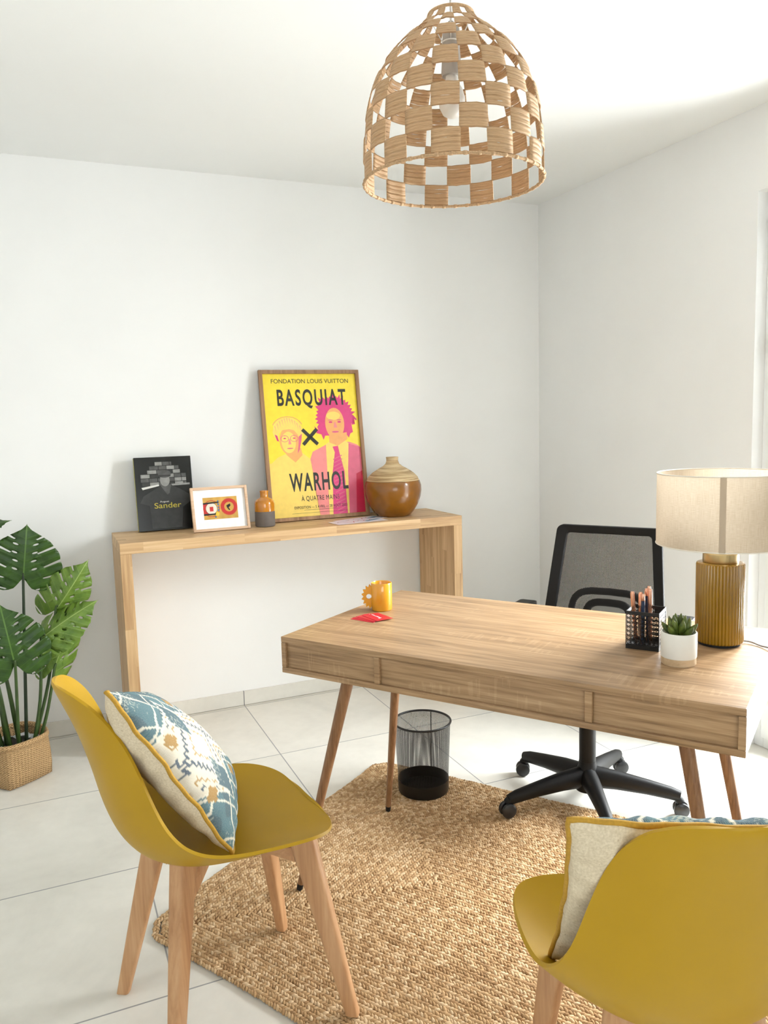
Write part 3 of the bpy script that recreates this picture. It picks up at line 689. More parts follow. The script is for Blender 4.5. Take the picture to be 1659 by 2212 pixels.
def cushion(label, org, rz, corners, T):
    """corners in chair coordinates (forward, left, up): bottom right, bottom left, top right, top left of the front face as the sitter faces it"""
    BR, BL, TR, TL = [Vector(c_) for c_ in corners]; ctr = (BR+BL+TR+TL)/4
    t = thing('cushion', label, 'cushion', (org[0]+ctr.x*math.cos(rz)-ctr.y*math.sin(rz), org[1]+ctr.x*math.sin(rz)+ctr.y*math.cos(rz), ctr.z), rz, 'patterned cushions')
    def base(u, v):
        uu = (u*(1-.05*(1-v*v))+1)/2; vv = (v*(1-.05*(1-u*u))+1)/2
        return (BR*(1-uu)+BL*uu)*(1-vv)+(TR*(1-uu)+TL*uu)*vv-ctr
    def P(u, v, sgn):
        p = base(u, v); e_ = 1e-3; nrm = ((base(u, v+e_)-base(u, v-e_)).cross(base(u+e_, v)-base(u-e_, v))).normalized()
        if nrm.x < 0: nrm = -nrm
        q = max((1-u*u)*(1-v*v), 0); h = T*q**.42
        h += .005*noise.noise(Vector((u*2.5, v*2.5, sgn*3)))*min(1, q*4)+.004*math.sin(v*24+3*u)*max(0, abs(u)-.72)*3.0*min(1, q*12)+.004*math.sin(u*24+2*v)*max(0, abs(v)-.72)*3.0*min(1, q*12)
        return p+nrm*(sgn*h)
    for sgn in (1, -1):
        N = 150 if sgn == 1 else 60; vs = []; fs = []; cols = []; uvs = []
        for i in range(N+1):
            for j in range(N+1):
                u, v = [math.sin((-1+2*k/N)*PI/2*.86)/math.sin(PI/2*.86) for k in (i, j)]; vs.append(tuple(P(u, v, sgn))); uvs.append((u*.5, v*.5))
                if sgn == 1: cols += pat(u, v)
        for i in range(N):
            for j in range(N): fs.append((i*(N+1)+j, (i+1)*(N+1)+j, (i+1)*(N+1)+j+1, i*(N+1)+j+1))
        o = MB().add(vs, fs, None, uvs).build('front_cover' if sgn == 1 else 'back_cover', CM['f' if sgn == 1 else 'b'], t, smooth=True)
        if sgn == 1: at = o.data.color_attributes.new('weave', 'FLOAT_COLOR', 'POINT'); at.data.foreach_set('color', cols)
    pts = []
    for s_, e_ in (((-1, -1), (1, -1)), ((1, -1), (1, 1)), ((1, 1), (-1, 1)), ((-1, 1), (-1, -1))):
        for k in range(36):
            q = k/36; pts.append(P(s_[0]+(e_[0]-s_[0])*q, s_[1]+(e_[1]-s_[1])*q, 1)+Vector((.0025*math.sin(k*.55)+.0012*math.sin(k*1.3), 0, 0)))
    rings = []
    for i, p in enumerate(pts):
        d = (pts[(i+1) % len(pts)]-pts[i-1]).normalized(); a = Vector((1, 0, .4)); a = (a-d*a.dot(d)).normalized(); b_ = d.cross(a).normalized()
        rings.append([tuple(p+.0045*(a*math.cos(2*PI*j/8)+b_*math.sin(2*PI*j/8))) for j in range(8)])
    MB().loft(rings+[rings[0]], cap=False).build('piping', CM['p'], t, smooth=True)
cushion('teal and cream patterned cushion leaning in the left yellow chair', (-2.230, -1.963), .126, [(-.045, -.188, .480), (.085, .180, .475), (-.272, -.180, .874), (-.150, .195, .722)], .073)
cushion('cushion with beige back and mustard piping in the nearest yellow chair', (-1.645, -2.729), 1.157, [(-.050, -.190, .478), (-.045, .190, .470), (-.235, -.230, .795), (-.262, .208, .830)], .050)

# ------------------------------------------------------------------ office chair
def office_chair():
    t = thing('office_chair', 'black mesh-back swivel office chair on castors behind the desk', 'chair', (-.878, -1.56, 0), TH)
    K = M['black']
    hz = .105
    sb = MB(); sb.lathe([(0, .058), (.040, .060), (.046, .085), (.040, .125), (.031, .150), (.029, .165), (0, .165)], 28)
    sb.build('base_hub', K, t, angle=50)
    for k in range(5):
        a = math.radians(-42+72*k)-TH; dx, dy = math.cos(a), math.sin(a); R = .298
        pts = [(dx*r, dy*r, z) for r, z in ((.015, .108), (.10, .104), (.2, .092), (.275, .080), (R+.008, .072))]
        MB().tube(pts, [.040, .034, .027, .023, .019], 14, sx=.8).build('base_arm', K, t, smooth=True, angle=50)
        cs = thing('castor', None, None); cs.parent = t; cs.location = (dx*R, dy*R, 0); cs.rotation_euler = (0, 0, a+random.uniform(-.9, .9))
        zf = .0125 if k in (3, 4) else .0005
        cs.location = (dx*R, dy*R, zf)
        for s_ in (-1, 1):
            w_ = MB().lathe([(0, -.008), (.020, -.008), (.025, -.005), (.0265, 0), (.025, .005), (.018, .009), (0, .010)], 28)
            w_.v = [(x+.012, s_*(z+.013), y+.0268) for x, y, z in w_.v]
            w_.build('wheel', M['wheel'], cs, angle=40)
        hood = []; 
        MB().tube([(.012, -.004, .05), (.004, 0, .06), (0, 0, .068)], [.014, .015, .011], 12).box((-.006, -.004, .02), (.018, .004, .055)).build('castor_hood', K, cs, angle=40)
    MB().lathe([(0, .15), (.0285, .15), (.0285, .29), (.026, .292), (.0255, .40), (0, .40)], 24).build('gas_lift', K, t, angle=40)
    # seat
    bm = bmesh.new(); bmesh.ops.create_cube(bm, size=1)
    for v in bm.verts: v.co = Vector((v.co.x*.47, v.co.y*.46-.02, v.co.z*.07+.465))
    bmesh.ops.bevel(bm, geom=[e_ for e_ in bm.edges if abs(e_.verts[0].co.z-e_.verts[1].co.z) > .01], offset=.09, segments=6, affect='EDGES')
    bmesh.ops.bevel(bm, geom=[e_ for e_ in bm.edges if abs(e_.verts[0].co.z-e_.verts[1].co.z) < .001], offset=.022, segments=3, affect='EDGES')
    MB().bm(bm).build('seat', plain('black_fabric', (26, 26, 28), .9), t, angle=50)
    MB().box((-.11, -.12, .40), (.11, .12, .43), bev=.01).build('tilt_plate', K, t)
    # back frame: rounded trapezoid ring
    def outline(off, zt, zb, wt, wb, rc=.035):
        P = []
        cor = [(wt-off, zt-off, 0), (-(wt-off), zt-off, 1), (-(wb-off), zb+off, 2), (wb-off, zb+off, 3)]
        for x, z, q in cor:
            cx = x-math.copysign(rc, x); cz = z-rc if q < 2 else z+rc
            for k in range(7):
                a = q*PI/2+k*PI/12; P.append((cx+rc*math.cos(a), cz+rc*math.sin(a)))
        return P
    def yb(x, z): return .165+.085*((z-.5)/.46)+.03*math.sin((z-.5)/.46*PI)*.4-.035*(x/.2)**2+.02
    o_, i_ = outline(0, .962, .50, .192, .228, .024), outline(.030, .962, .50, .192, .228, .014)
    i_ = [(x*.965, z) for x, z in i_]
    n = len(o_); rings = []
    ring = []
    for a, b_ in zip(o_, i_):
        q = [(a, -.010), (b_, -.010), (b_, .010), (a, .010)]; m_ = ((a[0]+b_[0])/2, (a[1]+b_[1])/2)
        ring.append([(p[0], yb(*p)+d, p[1]) for p, d in q])
    MB().loft(ring+[ring[0]], cap=False).build('back_frame', K, t, angle=40, mods=(('BEVEL', dict(width=.004, segments=2, limit_method='ANGLE')),))
    # mesh fabric
    mt = NT('back_mesh'); mt.base(lin((18, 18, 20))); mt.rough(.7); o3 = mt.sep(mt.coord())
    def wave(a): return mt.math('ABSOLUTE', mt.math('SINE', mt.math('MULTIPLY', a, PI/.0052)))
    d1, d2 = mt.math('ADD', o3[0], o3[2]), mt.math('SUBTRACT', o3[0], o3[2])
    hole = mt.math('MULTIPLY', mt.math('GREATER_THAN', wave(d1), .62), mt.math('GREATER_THAN', wave(d2), .62))
    mt.holes(mt.math('SUBTRACT', 1, hole))
    vs = []; fs = []; NX, NZ = 16, 20
    for i in range(NX+1):
        for j in range(NZ+1):
            z = .515+(.962-.03-.515+.015)*j/NZ; hw = (.228+(.192-.228)*(z-.5)/.462)-.022; x = -hw+2*hw*i/NX; vs.append((x, yb(x, z)-.002, z))
    for i in range(NX):
        for j in range(NZ): fs.append((i*(NZ+1)+j, (i+1)*(NZ+1)+j, (i+1)*(NZ+1)+j+1, i*(NZ+1)+j+1))
    MB().add(vs, fs).build('mesh_panel', mt.m, t, smooth=True)
    # curved support loops behind the mesh
    def loop(hw, zt, r):
        pts = []
        for k in range(17):
            a = PI*k/16; x = hw*math.copysign(abs(math.cos(a))**.45, math.cos(a)); z = zt-.11+.11*math.sin(a)**.5 if 0 < k < 16 else zt-.15
            pts.append((x, yb(x, z)+.022, z))
        return MB().tube(pts, r, 8, sx=1.6)
    loop(.135, .715, .0085).build('back_support', K, t, smooth=True); loop(.085, .675, .009).build('back_support', K, t, smooth=True)
    MB().tube([(0, .05, .415), (0, .20, .42), (0, .225, .5), (0, .222, .62)], [.02, .02, .018, .014], 12, sx=2.2).build('back_stem', K, t, smooth=True)
    for s_ in (-1, 1):
        ar = MB().box((s_*.284-.034, -.09, .650), (s_*.284+.034, .180, .676), bev=.012).build('armrest', K, t)
        MB().tube([(s_*.20, .02, .44), (s_*.255, .02, .445), (s_*.268, .03, .50), (s_*.275, .05, .652)], [.014, .016, .016, .02], 10, sx=1.5).build('arm_support', K, ar, smooth=True)
office_chair()

# ------------------------------------------------------------------ waste bin
def bin_():
    t = thing('waste_bin', 'round black wire mesh waste bin standing on the rug under the desk', 'bin', (-1.352, -1.215, .0125))
    mt = NT('wire_mesh'); mt.base(lin((16, 16, 17))); mt.rough(.4); mt.b.inputs['Metallic'].default_value = .5; uvn = mt.sep(mt.coord('UV'))
    def wave(a): return mt.math('ABSOLUTE', mt.math('SINE', mt.math('MULTIPLY', a, PI/.0042)))
    d1, d2 = mt.math('ADD', uvn[0], mt.math('MULTIPLY', uvn[1], .8)), mt.math('SUBTRACT', uvn[0], mt.math('MULTIPLY', uvn[1], .8))
    mt.holes(mt.math('SUBTRACT', 1, mt.math('MULTIPLY', mt.math('GREATER_THAN', wave(d1), .52), mt.math('GREATER_THAN', wave(d2), .52))))
    H_, r0, r1 = .262, .0925, .103; n = 64; vs = []; fs = []; uvs = []
    for i in range(n+1):
        for j in range(2):
            a = 2*PI*i/n; r = (r0, r1)[j]; vs.append((r*math.cos(a), r*math.sin(a), (.045, H_)[j])); uvs.append((a*.098, (0, .217)[j]))
    for i in range(n): fs.append((2*i, 2*i+2, 2*i+3, 2*i+1))
    MB().add(vs, fs, None, uvs).build('mesh_wall', mt.m, t, smooth=True)
    MB().lathe([(0, .0), (r0-.002, .0), (r0, .004), (r0+.0015, .047), (r0-.0005, .047), (r0-.002, .008), (0, .008)], 64).build('base_band', M['black_metal'], t, angle=40)
    MB().torus((0, 0, H_), r1+.001, .0042, 72, 8).build('rim', M['black_metal'], t, smooth=True)
    MB().tube([(r0*.707, r0*.707, .045), (r1*.707, r1*.707, H_)], .0018, 6).build('seam', M['black_metal'], t)
bin_()

# ------------------------------------------------------------------ pendant lamp
def pendant():
    zb = 1.912
    t = thing('pendant_lamp', 'woven checkerboard straw pendant lamp hanging over the desk', 'pendant lamp', (-1.642, -2.05, 0))
    prof = [(.2045, 0), (.2035, .05), (.2005, .10), (.194, .15), (.182, .195), (.163, .235), (.136, .272), (.105, .302), (.076, .325), (.058, .343), (.050, .356)]
    cv = bezier([(a, b_, 0) for a, b_ in prof], 8); cum = [0]
    for a, b_ in zip(cv, cv[1:]): cum.append(cum[-1]+(b_-a).length)
    def at(s_):
        s_ = max(0, min(1, s_))*cum[-1]
        for i in range(len(cum)-1):
            if cum[i+1] >= s_: q = (s_-cum[i])/(cum[i+1]-cum[i]); p = cv[i]*(1-q)+cv[i+1]*q; return p.x, p.y
        return cv[-1].x, cv[-1].y
    NR, NC = 10, 22
    s_edges = [0]
    for k in range(NR): s_edges.append(s_edges[-1]+(1-.035*k))
    s_edges = [x/s_edges[-1] for x in s_edges]
    st = NT('straw_plait'); co = st.coord('UV'); uvn = st.sep(co)
    v = st.noise(st.mapping(co, (3, 60, 1)), 1, 4, .6, .3); stripe = st.math('ABSOLUTE', st.math('SINE', st.math('MULTIPLY', uvn[1], PI*8.0)))
    dark = st.math('LESS_THAN', stripe, .16)
    c0 = st.ramp(v, [(.3, lin((196, 156, 114))), (.6, lin((218, 184, 142))), (.8, lin((232, 204, 166)))])
    st.base(st.mix(st.math('MULTIPLY', dark, .55), c0, lin((140, 96, 56)))); st.rough(.6); st.bump(stripe, .5, .0015)
    tl = st.n('ShaderNodeBsdfTranslucent'); tl.inputs[0].default_value = lin((226, 180, 128)); mx = st.n('ShaderNodeMixShader'); mx.inputs[0].default_value = .18
    st.t.links.new(st.b.outputs[0], mx.inputs[1]); st.t.links.new(tl.outputs[0], mx.inputs[2]); st.t.links.new(mx.outputs[0], st.out.inputs[0])
    mb = MB(); rnd = random.Random(7)
    for r in range(NR):
        for c_ in range(NC):
            if (r+c_) % 2: continue
            s0, s1 = s_edges[r], s_edges[r+1]; ov = .010; nst = 5
            a0, a1 = 2*PI*(c_-.02)/NC, 2*PI*(c_+1.02)/NC; skew = rnd.uniform(-.010, .010)
            for k in range(nst):
                g = .0002 if rnd.random() < .8 else .003
                q0 = s0-.003+(s1-s0+.006)*k/nst; q1 = s0-.003+(s1-s0+.006)*(k+1)/nst-g*.5
                vs = []; uvs = []; U = 5
                for j in range(2):
                    rr, zz = at(q0 if j == 0 else q1)
                    for i in range(U+1):
                        al = a0+(a1-a0)*i/U+skew*(k/nst-.5); bul = .0020*math.sin(PI*i/U)
                        vs.append(((rr+bul)*math.cos(al), (rr+bul)*math.sin(al), zb+zz+.001*math.sin(PI*i/U)*rnd.uniform(-1, 1))); uvs.append((c_*1.7+i/U, r+(k+j)/nst+.5/nst*0))
                n_ = U+1; fs = [(i, i+1, n_+i+1, n_+i) for i in range(U)]
                mb.add(vs, fs, None, uvs)
    mb.build('woven_shade', st.m, t, smooth=True, mods=(('SOLIDIFY', dict(thickness=.0022, offset=0)),))
    rm = MB().torus((0, 0, zb-.003), .2055, .0034, 96, 8)
    for k in range(NC*2):
        a = 2*PI*k/(NC*2)+.05;
        p = Vector((.2055*math.cos(a), .2055*math.sin(a), zb-.003)); d = Vector((-math.sin(a), math.cos(a), 0))*.004
        rm.tube([p-d, p+d], .0044, 8)
    rm.build('bottom_ring', M['jute_cord'], t, smooth=True)
    MB().torus((0, 0, zb+.357), .050, .0035, 48, 8).build('top_ring', M['jute_cord'], t, smooth=True)
    # spider fitting, socket and bulb
    gs = plain('socket_grey', (176, 172, 166), .5); wm = M['white']
    sp = MB()
    for k in range(3):
        a = 2*PI*k/3; sp.tube([(.018*math.cos(a), .018*math.sin(a), zb+.300), (.05*math.cos(a), .05*math.sin(a), zb+.356)], .0012, 6)
    sp.torus((0, 0, zb+.300), .020, .0016, 24, 6).build('shade_holder', M['white'], t, smooth=True)
    MB().lathe([(0, zb+.345), (.006, zb+.345), (.012, zb+.335), (.0195, zb+.328), (.0195, zb+.285), (.0235, zb+.235), (.021, zb+.228), (0, zb+.228)], 28).build('bulb_socket', gs, t, angle=50)
    bb = NT('frosted_bulb'); bb.base(lin((244, 242, 236))); bb.rough(.35); bb.b.inputs['Transmission Weight'].default_value = .25
    MB().lathe([(.0135, zb+.229), (.015, zb+.215), (.024, zb+.200), (.030, zb+.180), (.029, zb+.162), (.021, zb+.146), (.009, zb+.139), (0, zb+.138)], 28).build('light_bulb', bb.m, t, smooth=True)
    MB().tube([(0, 0, zb+.344), (0, 0, H-.02)], .0026, 8).build('hanging_cord', plain('white_cord', (214, 214, 210), .5), t, smooth=True)
    MB().lathe([(0, H-.03), (.03, H-.03), (.045, H-.012), (.048, H-.0005), (0, H-.0005)], 32).build('ceiling_rose', M['white'], t, angle=40)
pendant()

# ------------------------------------------------------------------ table lamp
def table_lamp():
    x, y, _ = D(1.0555, .4535)
    t = thing('table_lamp', 'table lamp with ribbed mustard ceramic base and linen drum shade on the desk', 'table lamp', (x, y, DZ+.0003))
    gz = NT('ribbed_glaze'); n_ = gz.noise(gz.mapping(gz.coord(), (8, 8, 5)), 1, 3); gz.base(gz.ramp(n_, [(.3, lin((136, 98, 14))), (.7, lin((158, 120, 24)))])); gz.rough(.22); gz.b.inputs['Coat Weight'].default_value = .4
    n = 352; ribs = 44; rings = []
    for rr, z in ((.0, .006), (.050, .006), (.0535, .0075), (.0550, .011), (.0550, .2035), (.0535, .2075), (.049, .2090), (0, .209)):
        ring = []
        for j in range(n):
            a = 2*PI*j/n; k = abs(math.sin(a*ribs/2)); r = rr+(.0026*k if rr > .0534 else .0012*k if rr > .049 else 0); ring.append((r*math.cos(a), r*math.sin(a), z))
        rings.append(ring)
    MB().loft(rings, cap=False).build('ribbed_base', gz.m, t, angle=50)
    MB().lathe([(0, 0), (.050, 0), (.050, .0058), (0, .0058)], 48).build('base_pad', M['rubber'], t, angle=40)
    MB().lathe([(0, .2092), (.0415, .2092), (.0425, .211), (.0425, .232), (.0405, .234), (0, .234)], 48).build('brass_neck', plain('brushed_brass', (196, 172, 126), .3, 1.0, .05), t, angle=40)
    MB().lathe([(0, .2342), (.012, .2342), (.012, .272), (.018, .265), (.018, .31), (0, .31)], 24).build('lamp_holder', M['white'], t, angle=40)
    MB().lathe([(.012, .3105), (.016, .318), (.028, .345), (.029, .362), (.018, .382), (0, .388)], 24).build('light_bulb', M['white'], t, smooth=True)
    ln = NT('linen_shade'); co = ln.coord('UV'); a = ln.noise(ln.mapping(co, (900, 26, 1)), 1, 3); b_ = ln.noise(ln.mapping(co, (60, 900, 1)), 1, 3)
    fl = ln.math('GREATER_THAN', ln.noise(ln.mapping(co, (420, 90, 1)), 1, 2), .74)
    wv = ln.math('ADD', ln.math('MULTIPLY', a, .5), ln.math('MULTIPLY', b_, .5))
    cc = ln.mix(ln.math('MULTIPLY', fl, .5), ln.ramp(wv, [(.35, lin((186, 168, 144))), (.65, lin((208, 194, 174)))]), lin((160, 130, 96)))
    ln.base(cc); ln.rough(.9); ln.bump(wv, .2, .0006)
    tl = ln.n('ShaderNodeBsdfTranslucent'); ln.t.links.new(cc, tl.inputs[0]); mx = ln.n('ShaderNodeMixShader'); mx.inputs[0].default_value = .24
    ln.t.links.new(ln.b.outputs[0], mx.inputs[1]); ln.t.links.new(tl.outputs[0], mx.inputs[2]); ln.t.links.new(mx.outputs[0], ln.out.inputs[0])
    z0, z1, r0, r1 = .256, .433, .1545, .1540; n = 96; vs = []; fs = []; uvs = []
    for i in range(n+1):
        for j in range(2):
            al = 2*PI*i/n; r = (r0, r1)[j]; vs.append((r*math.cos(al), r*math.sin(al), (z0, z1)[j])); uvs.append((i/n*1.1, j*.19))
    fs = [(2*i, 2*i+2, 2*i+3, 2*i+1) for i in range(n)]
    s_ = MB().add(vs, fs, None, uvs).build('linen_shade', ln.m, t, smooth=True)
    bnd = plain('shade_binding', (236, 230, 218), .8)
    for zz, rr in ((z0, r0), (z1, r1)): MB().torus((0, 0, zz), rr, .0016, 96, 6).build('shade_ring', bnd, s_, smooth=True)
    # overlap seam facing the room, spider arms
    cam_dir = math.atan2(-3.713-y, -2.554-x); vs = []
    for i in range(5):
        al = cam_dir+.015+(-.045+.09*i/4)
        for j in range(2): r = ((r0, r1)[j]+.0012); vs.append((r*math.cos(al), r*math.sin(al), (z0, z1)[j]))
    MB().add(vs, [(2*i, 2*i+2, 2*i+3, 2*i+1) for i in range(4)]).build('shade_seam', ln.m, s_)
    sp = MB()
    for k in range(3):
        al = 2*PI*k/3+.4; sp.tube([(.018*math.cos(al), .018*math.sin(al), .272), (r0*.99*math.cos(al), r0*.99*math.sin(al), .272)], .0015, 6)
    sp.torus((0, 0, .272), .0195, .002, 24, 6).build('shade_carrier', M['white'], t, smooth=True)
    P = [Vector(D(*q))-Vector((x, y, DZ)) for q in ((1.100, .478, DZ+.006), (1.125, .480, DZ+.005), (1.150, .462, DZ+.003), (1.181, .432, DZ+.0035), (1.194, .42, DZ-.03), (1.197, .42, DZ-.3), (1.21, .50, .03), (1.26, .56, .004), (1.40, .60, .0035), (1.55, .9, .0035))]
    MB().tube(bezier(P, 8), .0022, 8).build('power_cord', plain('grey_cable', (150, 152, 160), .5), t, smooth=True)
table_lamp()

# ------------------------------------------------------------------ succulent
def succulent():
    x, y, _ = D(1.001, .240)
    t = thing('potted_succulent', 'small green succulent in white pot with wooden base on the desk', 'potted plant', (x, y, DZ+.0003))
    MB().lathe([(0, 0), (.0375, 0), (.039, .002), (.039, .0175), (0, .0175)], 48).build('pot_base', wood('pale_wood', [(190, 160, 120), (212, 186, 150), (224, 200, 168)], 'X', 1, .6), t, angle=40)
    MB().lathe([(0, .0177), (.0395, .0177), (.0403, .020), (.0406, .075), (.0398, .0765), (.0372, .0765), (.0366, .066), (0, .064)], 48).build('pot', plain('white_cement', (238, 236, 228), .7, var=.03, scale=12), t, angle=40)
    gv = MB(); rnd = random.Random(2); gm = [plain('gravel_grey', (130, 112, 92), .9), plain('gravel_brown', (96, 74, 54), .9), plain('gravel_pale', (176, 160, 136), .9)]
    for k in range(190):
        a = rnd.uniform(0, 2*PI); r = .035*math.sqrt(rnd.random()); s_ = rnd.uniform(.0014, .0026); c = (r*math.cos(a), r*math.sin(a), .0665+rnd.uniform(0, .002))
        bm = bmesh.new(); bmesh.ops.create_icosphere(bm, subdivisions=1, radius=s_)
        for v in bm.verts: v.co = Vector((v.co.x*rnd.uniform(.8, 1.3)+c[0], v.co.y+c[1], v.co.z*.8+c[2]))
        gv.bm(bm, rnd.choice(gm))
    g_ = gv.build('gravel', None, t, smooth=True); g_['kind'] = 'stuff'
    gr = NT('succulent_green'); n_ = gr.noise(gr.coord(), 60, 3); gr.base(gr.ramp(n_, [(.3, lin((50, 68, 18))), (.7, lin((98, 114, 38)))])); gr.rough(.4); gr.b.inputs['Subsurface Weight'].default_value = .05
    specs = [(k*2.4, 1.02+.1*(k % 3), .046) for k in range(6)]+[(k*2.4+1, .62, .046) for k in range(7)]+[(k*2.4+.5, .26, .049) for k in range(4)]
    for a, lean, ln_ in specs:
        pts = []; rr = []
        for i in range(9):
            q = i/8; r = .005+ln_*q*math.sin(lean*(1-.25*q)); z = .066+ln_*q*math.cos(lean*(1-.25*q))*1.05
            pts.append((r*math.cos(a), r*math.sin(a), z)); rr.append(max(.0006, .0074*math.sin(PI*min(1, .14+.86*q**1.35))**.85))
        rr[-1] = .0005
        MB().tube(pts, rr, 10, sx=1.15).build('leaf', gr.m, t, smooth=True)
succulent()

# ------------------------------------------------------------------ pen holder and pens
def pens():
    x, y, _ = D(.900, .347); A_ = .0395; Hh = .096
    t = thing('pen_holder', 'square black perforated metal pen holder on the desk beside the lamp', 'pen holder', (x, y, DZ+.0003), TH+.02)
    mt = NT('perforated_metal'); mt.base(lin((18, 18, 19))); mt.rough(.35); mt.b.inputs['Metallic'].default_value = .4; o = mt.sep(mt.coord('UV'))
    def cell(a, p): return mt.math('ABSOLUTE', mt.math('SUBTRACT', mt.math('FRACT', mt.math('DIVIDE', a, p)), .5))
    def hyp(a, b_): return mt.math('SQRT', mt.math('ADD', mt.math('MULTIPLY', a, a), mt.math('MULTIPLY', b_, b_)))
    big = mt.math('LESS_THAN', hyp(cell(o[0], .0112), cell(o[1], .0112)), .25)
    sm = mt.math('LESS_THAN', mt.math('MAXIMUM', cell(o[0], .00373), cell(o[1], .00373)), .24)
    mt.holes(mt.math('SUBTRACT', 1, mt.math('MAXIMUM', big, sm)))
    vs = []; uvs = []; fs = []
    cor = [(-A_, -A_), (A_, -A_), (A_, A_), (-A_, A_)]
    for k in range(4):
        p, q = cor[k], cor[(k+1) % 4]
        for j, pt in enumerate((p, q)):
            for z in (.010, Hh-.008): vs.append((pt[0], pt[1], z)); uvs.append((j*2*A_, z))
        fs.append((4*k, 4*k+2, 4*k+3, 4*k+1))
    MB().add(vs, fs, None, uvs).build('perforated_wall', mt.m, t)
    e_ = A_+.0008
    def band(z0, z1):
        m = MB()
        for a, b_ in (((-e_, -e_), (e_, -e_+.0016)), ((-e_, e_-.0016), (e_, e_)), ((-e_, -e_+.0016), (-e_+.0016, e_-.0016)), ((e_-.0016, -e_+.0016), (e_, e_-.0016))): m.box((a[0], a[1], z0), (b_[0], b_[1], z1))
        return m
    band(0, .0102).box((-e_+.0016, -e_+.0016, .0), (e_-.0016, e_-.0016, .0015)).build('bottom_band', M['black_metal'], t)
    band(Hh-.0085, Hh).build('top_band', M['black_metal'], t)
    for sx in (-1, 1):
        for sy in (-1, 1): MB().box((sx*A_-.001, sy*A_-.001, .0102), (sx*A_+.001, sy*A_+.001, Hh-.0085)).build('corner_post', M['black_metal'], t)
    rose = plain('rose_gold', (222, 168, 142), .25, .85, .03); navy = plain('navy_barrel', (24, 44, 74), .3)
    R = Matrix.Rotation(TH+.02, 4, 'Z')
    sp = [(-.020, -.012, -.030, -.020, .138, 'rose gold pen with tilted cap, leftmost in the pen holder', 0), (-.010, -.006, -.014, .0, .134, 'second rose gold pen leaning left in the pen holder', 0), (-.004, -.015, -.006, -.010, .132, 'dark navy pen leaning between the rose gold pens', 1),
          (.006, .005, -.002, .012, .142, 'navy pen with tall rose gold tip at the middle of the holder', 1), (.012, -.004, .010, -.004, .145, 'tallest rose gold pen at the right of the pen holder', 0), (.0, .014, .002, .022, .146, 'rose gold pen at the back of the pen holder', 0)]
    for k, (bx, by, tx, ty, ln_, lab, nv) in enumerate(sp):
        p = thing('pen', lab, 'pen', (0, 0, 0), 0, 'pens in the pen holder')
        a = Vector((x, y, DZ+.0045))+R @ Vector((bx, by, 0)); b_ = Vector((x, y, DZ+.0045))+R @ Vector((tx, ty, ln_)); d = b_-a
        p.location = a; p.rotation_euler = Vector((0, 0, 1)).rotation_difference(d).to_euler(); L = d.length
        bar = navy if nv else rose
        MB().lathe([(0, 0), (.0012, .001), (.0042, .014), (.0046, .02), (.0046, L*.62 if not nv else L*.86)], 14).build('barrel', bar, p, angle=50)
        MB().lathe([(.0047, L*.62 if not nv else L*.86), (.0052, L*.63 if not nv else L*.865), (.0050, L-.006), (.0042, L-.001), (0, L)], 14).build('cap', rose, p, angle=50)
        MB().box((-.0012, .0048, L*.74), (.0012, .0068, L-.006)).build('clip', rose, p)
pens()

# ------------------------------------------------------------------ mug and cards
def mug():
    x, y, _ = D(.090, .384)
    t = thing('mug', 'yellow ceramic mug with a toothed saw-blade handle on the left desk corner', 'mug', (x, y, DZ+.0003), .0)
    gm = plain('yellow_glaze', (232, 164, 40), .16, var=.03, coat=.5)
    R, Hh = .0325, .086
    MB().lathe([(0, 0), (R-.003, 0), (R, .003), (R, Hh-.0015), (R-.001, Hh), (R-.003, Hh), (R-.004, Hh-.002), (R-.004, .006), (0, .005)], 56).build('cup', gm, t, angle=45)
    # half gear handle with a finger hole, direction towards -x in the room
    a = math.radians(158); dx, dy = math.cos(a), math.sin(a); nrm = Vector((-dy, dx, 0))
    cx, cz = R-.001, Hh*.50; out = []
    nt = 8
    for k in range(nt*2+1):
        an = -PI/2+PI*k/(nt*2); r = .0400 if k % 2 else .0310; out.append((cx+r*math.cos(an)*.80, cz+r*math.sin(an)))
    bm = bmesh.new(); th = .0032
    hole = [(cx+.0085+.0078*math.cos(2*PI*j/20), cz+.0078*math.sin(2*PI*j/20)) for j in range(20)]
    es = []
    for lp in (out, hole):
        vs = [bm.verts.new((p[0], 0, p[1])) for p in lp]; es += [bm.edges.new((vs[i], vs[(i+1) % len(vs)])) for i in range(len(vs))]
    bmesh.ops.triangle_fill(bm, use_beauty=True, edges=es)
    g = bmesh.ops.extrude_face_region(bm, geom=list(bm.faces)); ev = [v for v in g['geom'] if isinstance(v, bmesh.types.BMVert)]
    for v in ev: v.co.y += 2*th
    for v in bm.verts: q = v.co.copy(); v.co = Vector((dx*q.x, dy*q.x, q.z))+nrm*(q.y-th)
    MB().bm(bm).build('handle', gm, t, mods=(('BEVEL', dict(width=.0009, segments=2, limit_method='ANGLE')),))
mug()
